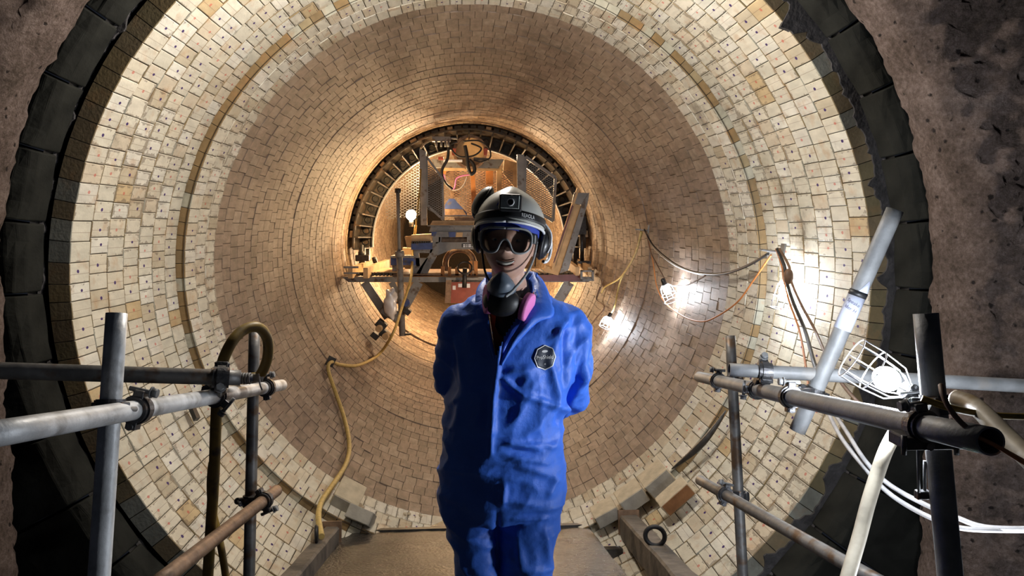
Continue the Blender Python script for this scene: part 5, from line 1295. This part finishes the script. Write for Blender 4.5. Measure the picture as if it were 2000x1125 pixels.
# badge, laid on the cloth
def lay(x, z, off):
    h = BV.ray_cast(Vector((x, 1.9, z)), Vector((0, 1, 0)), 2.0); y = h[0].y if h[0] else PYc-.12
    return y-off
BC = Q(1057, 686); 
def ys(x, z, off):
    return (lay(x, z, off)+lay(x+.008, z, off)+lay(x-.008, z, off)+lay(x, z+.008, off)+lay(x, z-.008, off))/5
def octa(r0, r1, off, m_, nm, bd=None):
    b = MB(); vs_ = []; N_ = 48; J = 5
    for j in range(J+1):
        for k in range(N_):
            a = 2*PI*k/N_; seg_ = (a % (PI/4))-PI/8; rr = (r0+(r1-r0)*j/J)*math.cos(PI/8)/math.cos(seg_)
            x = BC.x+rr*math.cos(a)*.93; z = BC.z+rr*math.sin(a)*1.03; vs_.append(Vector((x, ys(x, z, off), z)))
    fs = [(j*N_+k, j*N_+(k+1) % N_, (j+1)*N_+(k+1) % N_, (j+1)*N_+k) for j in range(J) for k in range(N_)]
    b.add(vs_, fs, True); o = b.build(nm, m_, bd); o.modifiers.new('thick', 'SOLIDIFY').thickness = .0005; return o
bd = octa(.0005, .0366, .0030, M['navy'], 'chest_badge', person); bd['label'] = 'dark octagonal badge with white lettering'; octa(.0342, .0372, .0038, M['bright_white'], 'white_rim', bd)
for txt, sz, ox, oz in (('ProShield', .0162, -.001, .001), ('10', .0075, -.001, -.020)):
    vs_, fs = text_mesh(txt, sz, .0002)
    b = MB(); vv = []
    for p in vs_:
        x = BC.x+p.x*.86+ox; z = BC.z+p.y+oz; vv.append(Vector((x, ys(x, z, .0042)-p.z, z)))
    b.add(vv, fs); b.build('lettering', M['bright_white'], bd)
b = MB(); vv = [Vector((BC.x-.001+.0092*math.cos(2*PI*k/24), 0, BC.z+.019+.0038*math.sin(2*PI*k/24))) for k in range(24)]
for v_ in vv: v_.y = ys(v_.x, v_.z, .0042)
b.prism(vv, Vector((0, -.0004, 0))); b.build('oval_mark', M['bright_white'], bd)
# boots
for k in (0, 1):
    c = an[k]; b = MB(); rings = []
    zf = lambda y: ramp_z(y)+.012
    for (y, w_, hgt) in ((.075, .030, .06), (.06, .042, .11), (.0, .046, .20), (-.05, .046, .13), (-.10, .048, .085), (-.16, .048, .065), (-.20, .036, .05), (-.215, .02, .035)):
        yy = c.y+y; z0 = zf(yy); rings.append([Vector((c.x+w_*math.cos(2*PI*q_/20), yy, z0+hgt/2+hgt/2*math.sin(2*PI*q_/20))) for q_ in range(20)])
    b.loft(rings); bt = b.build('work_boot', M['black'], person)
    b = MB(); rings = [[Vector((c.x+sx*w_, c.y+y, zf(c.y+y)+dz)) for sx, dz in ((-1, -.012), (1, -.012), (1, .014), (-1, .014))] for y, w_ in ((.08, .03), (.05, .046), (-.05, .044), (-.12, .052), (-.19, .042), (-.222, .02))]
    b.loft(rings, smooth=False); b.build('sole', M['black_plastic'], bt)
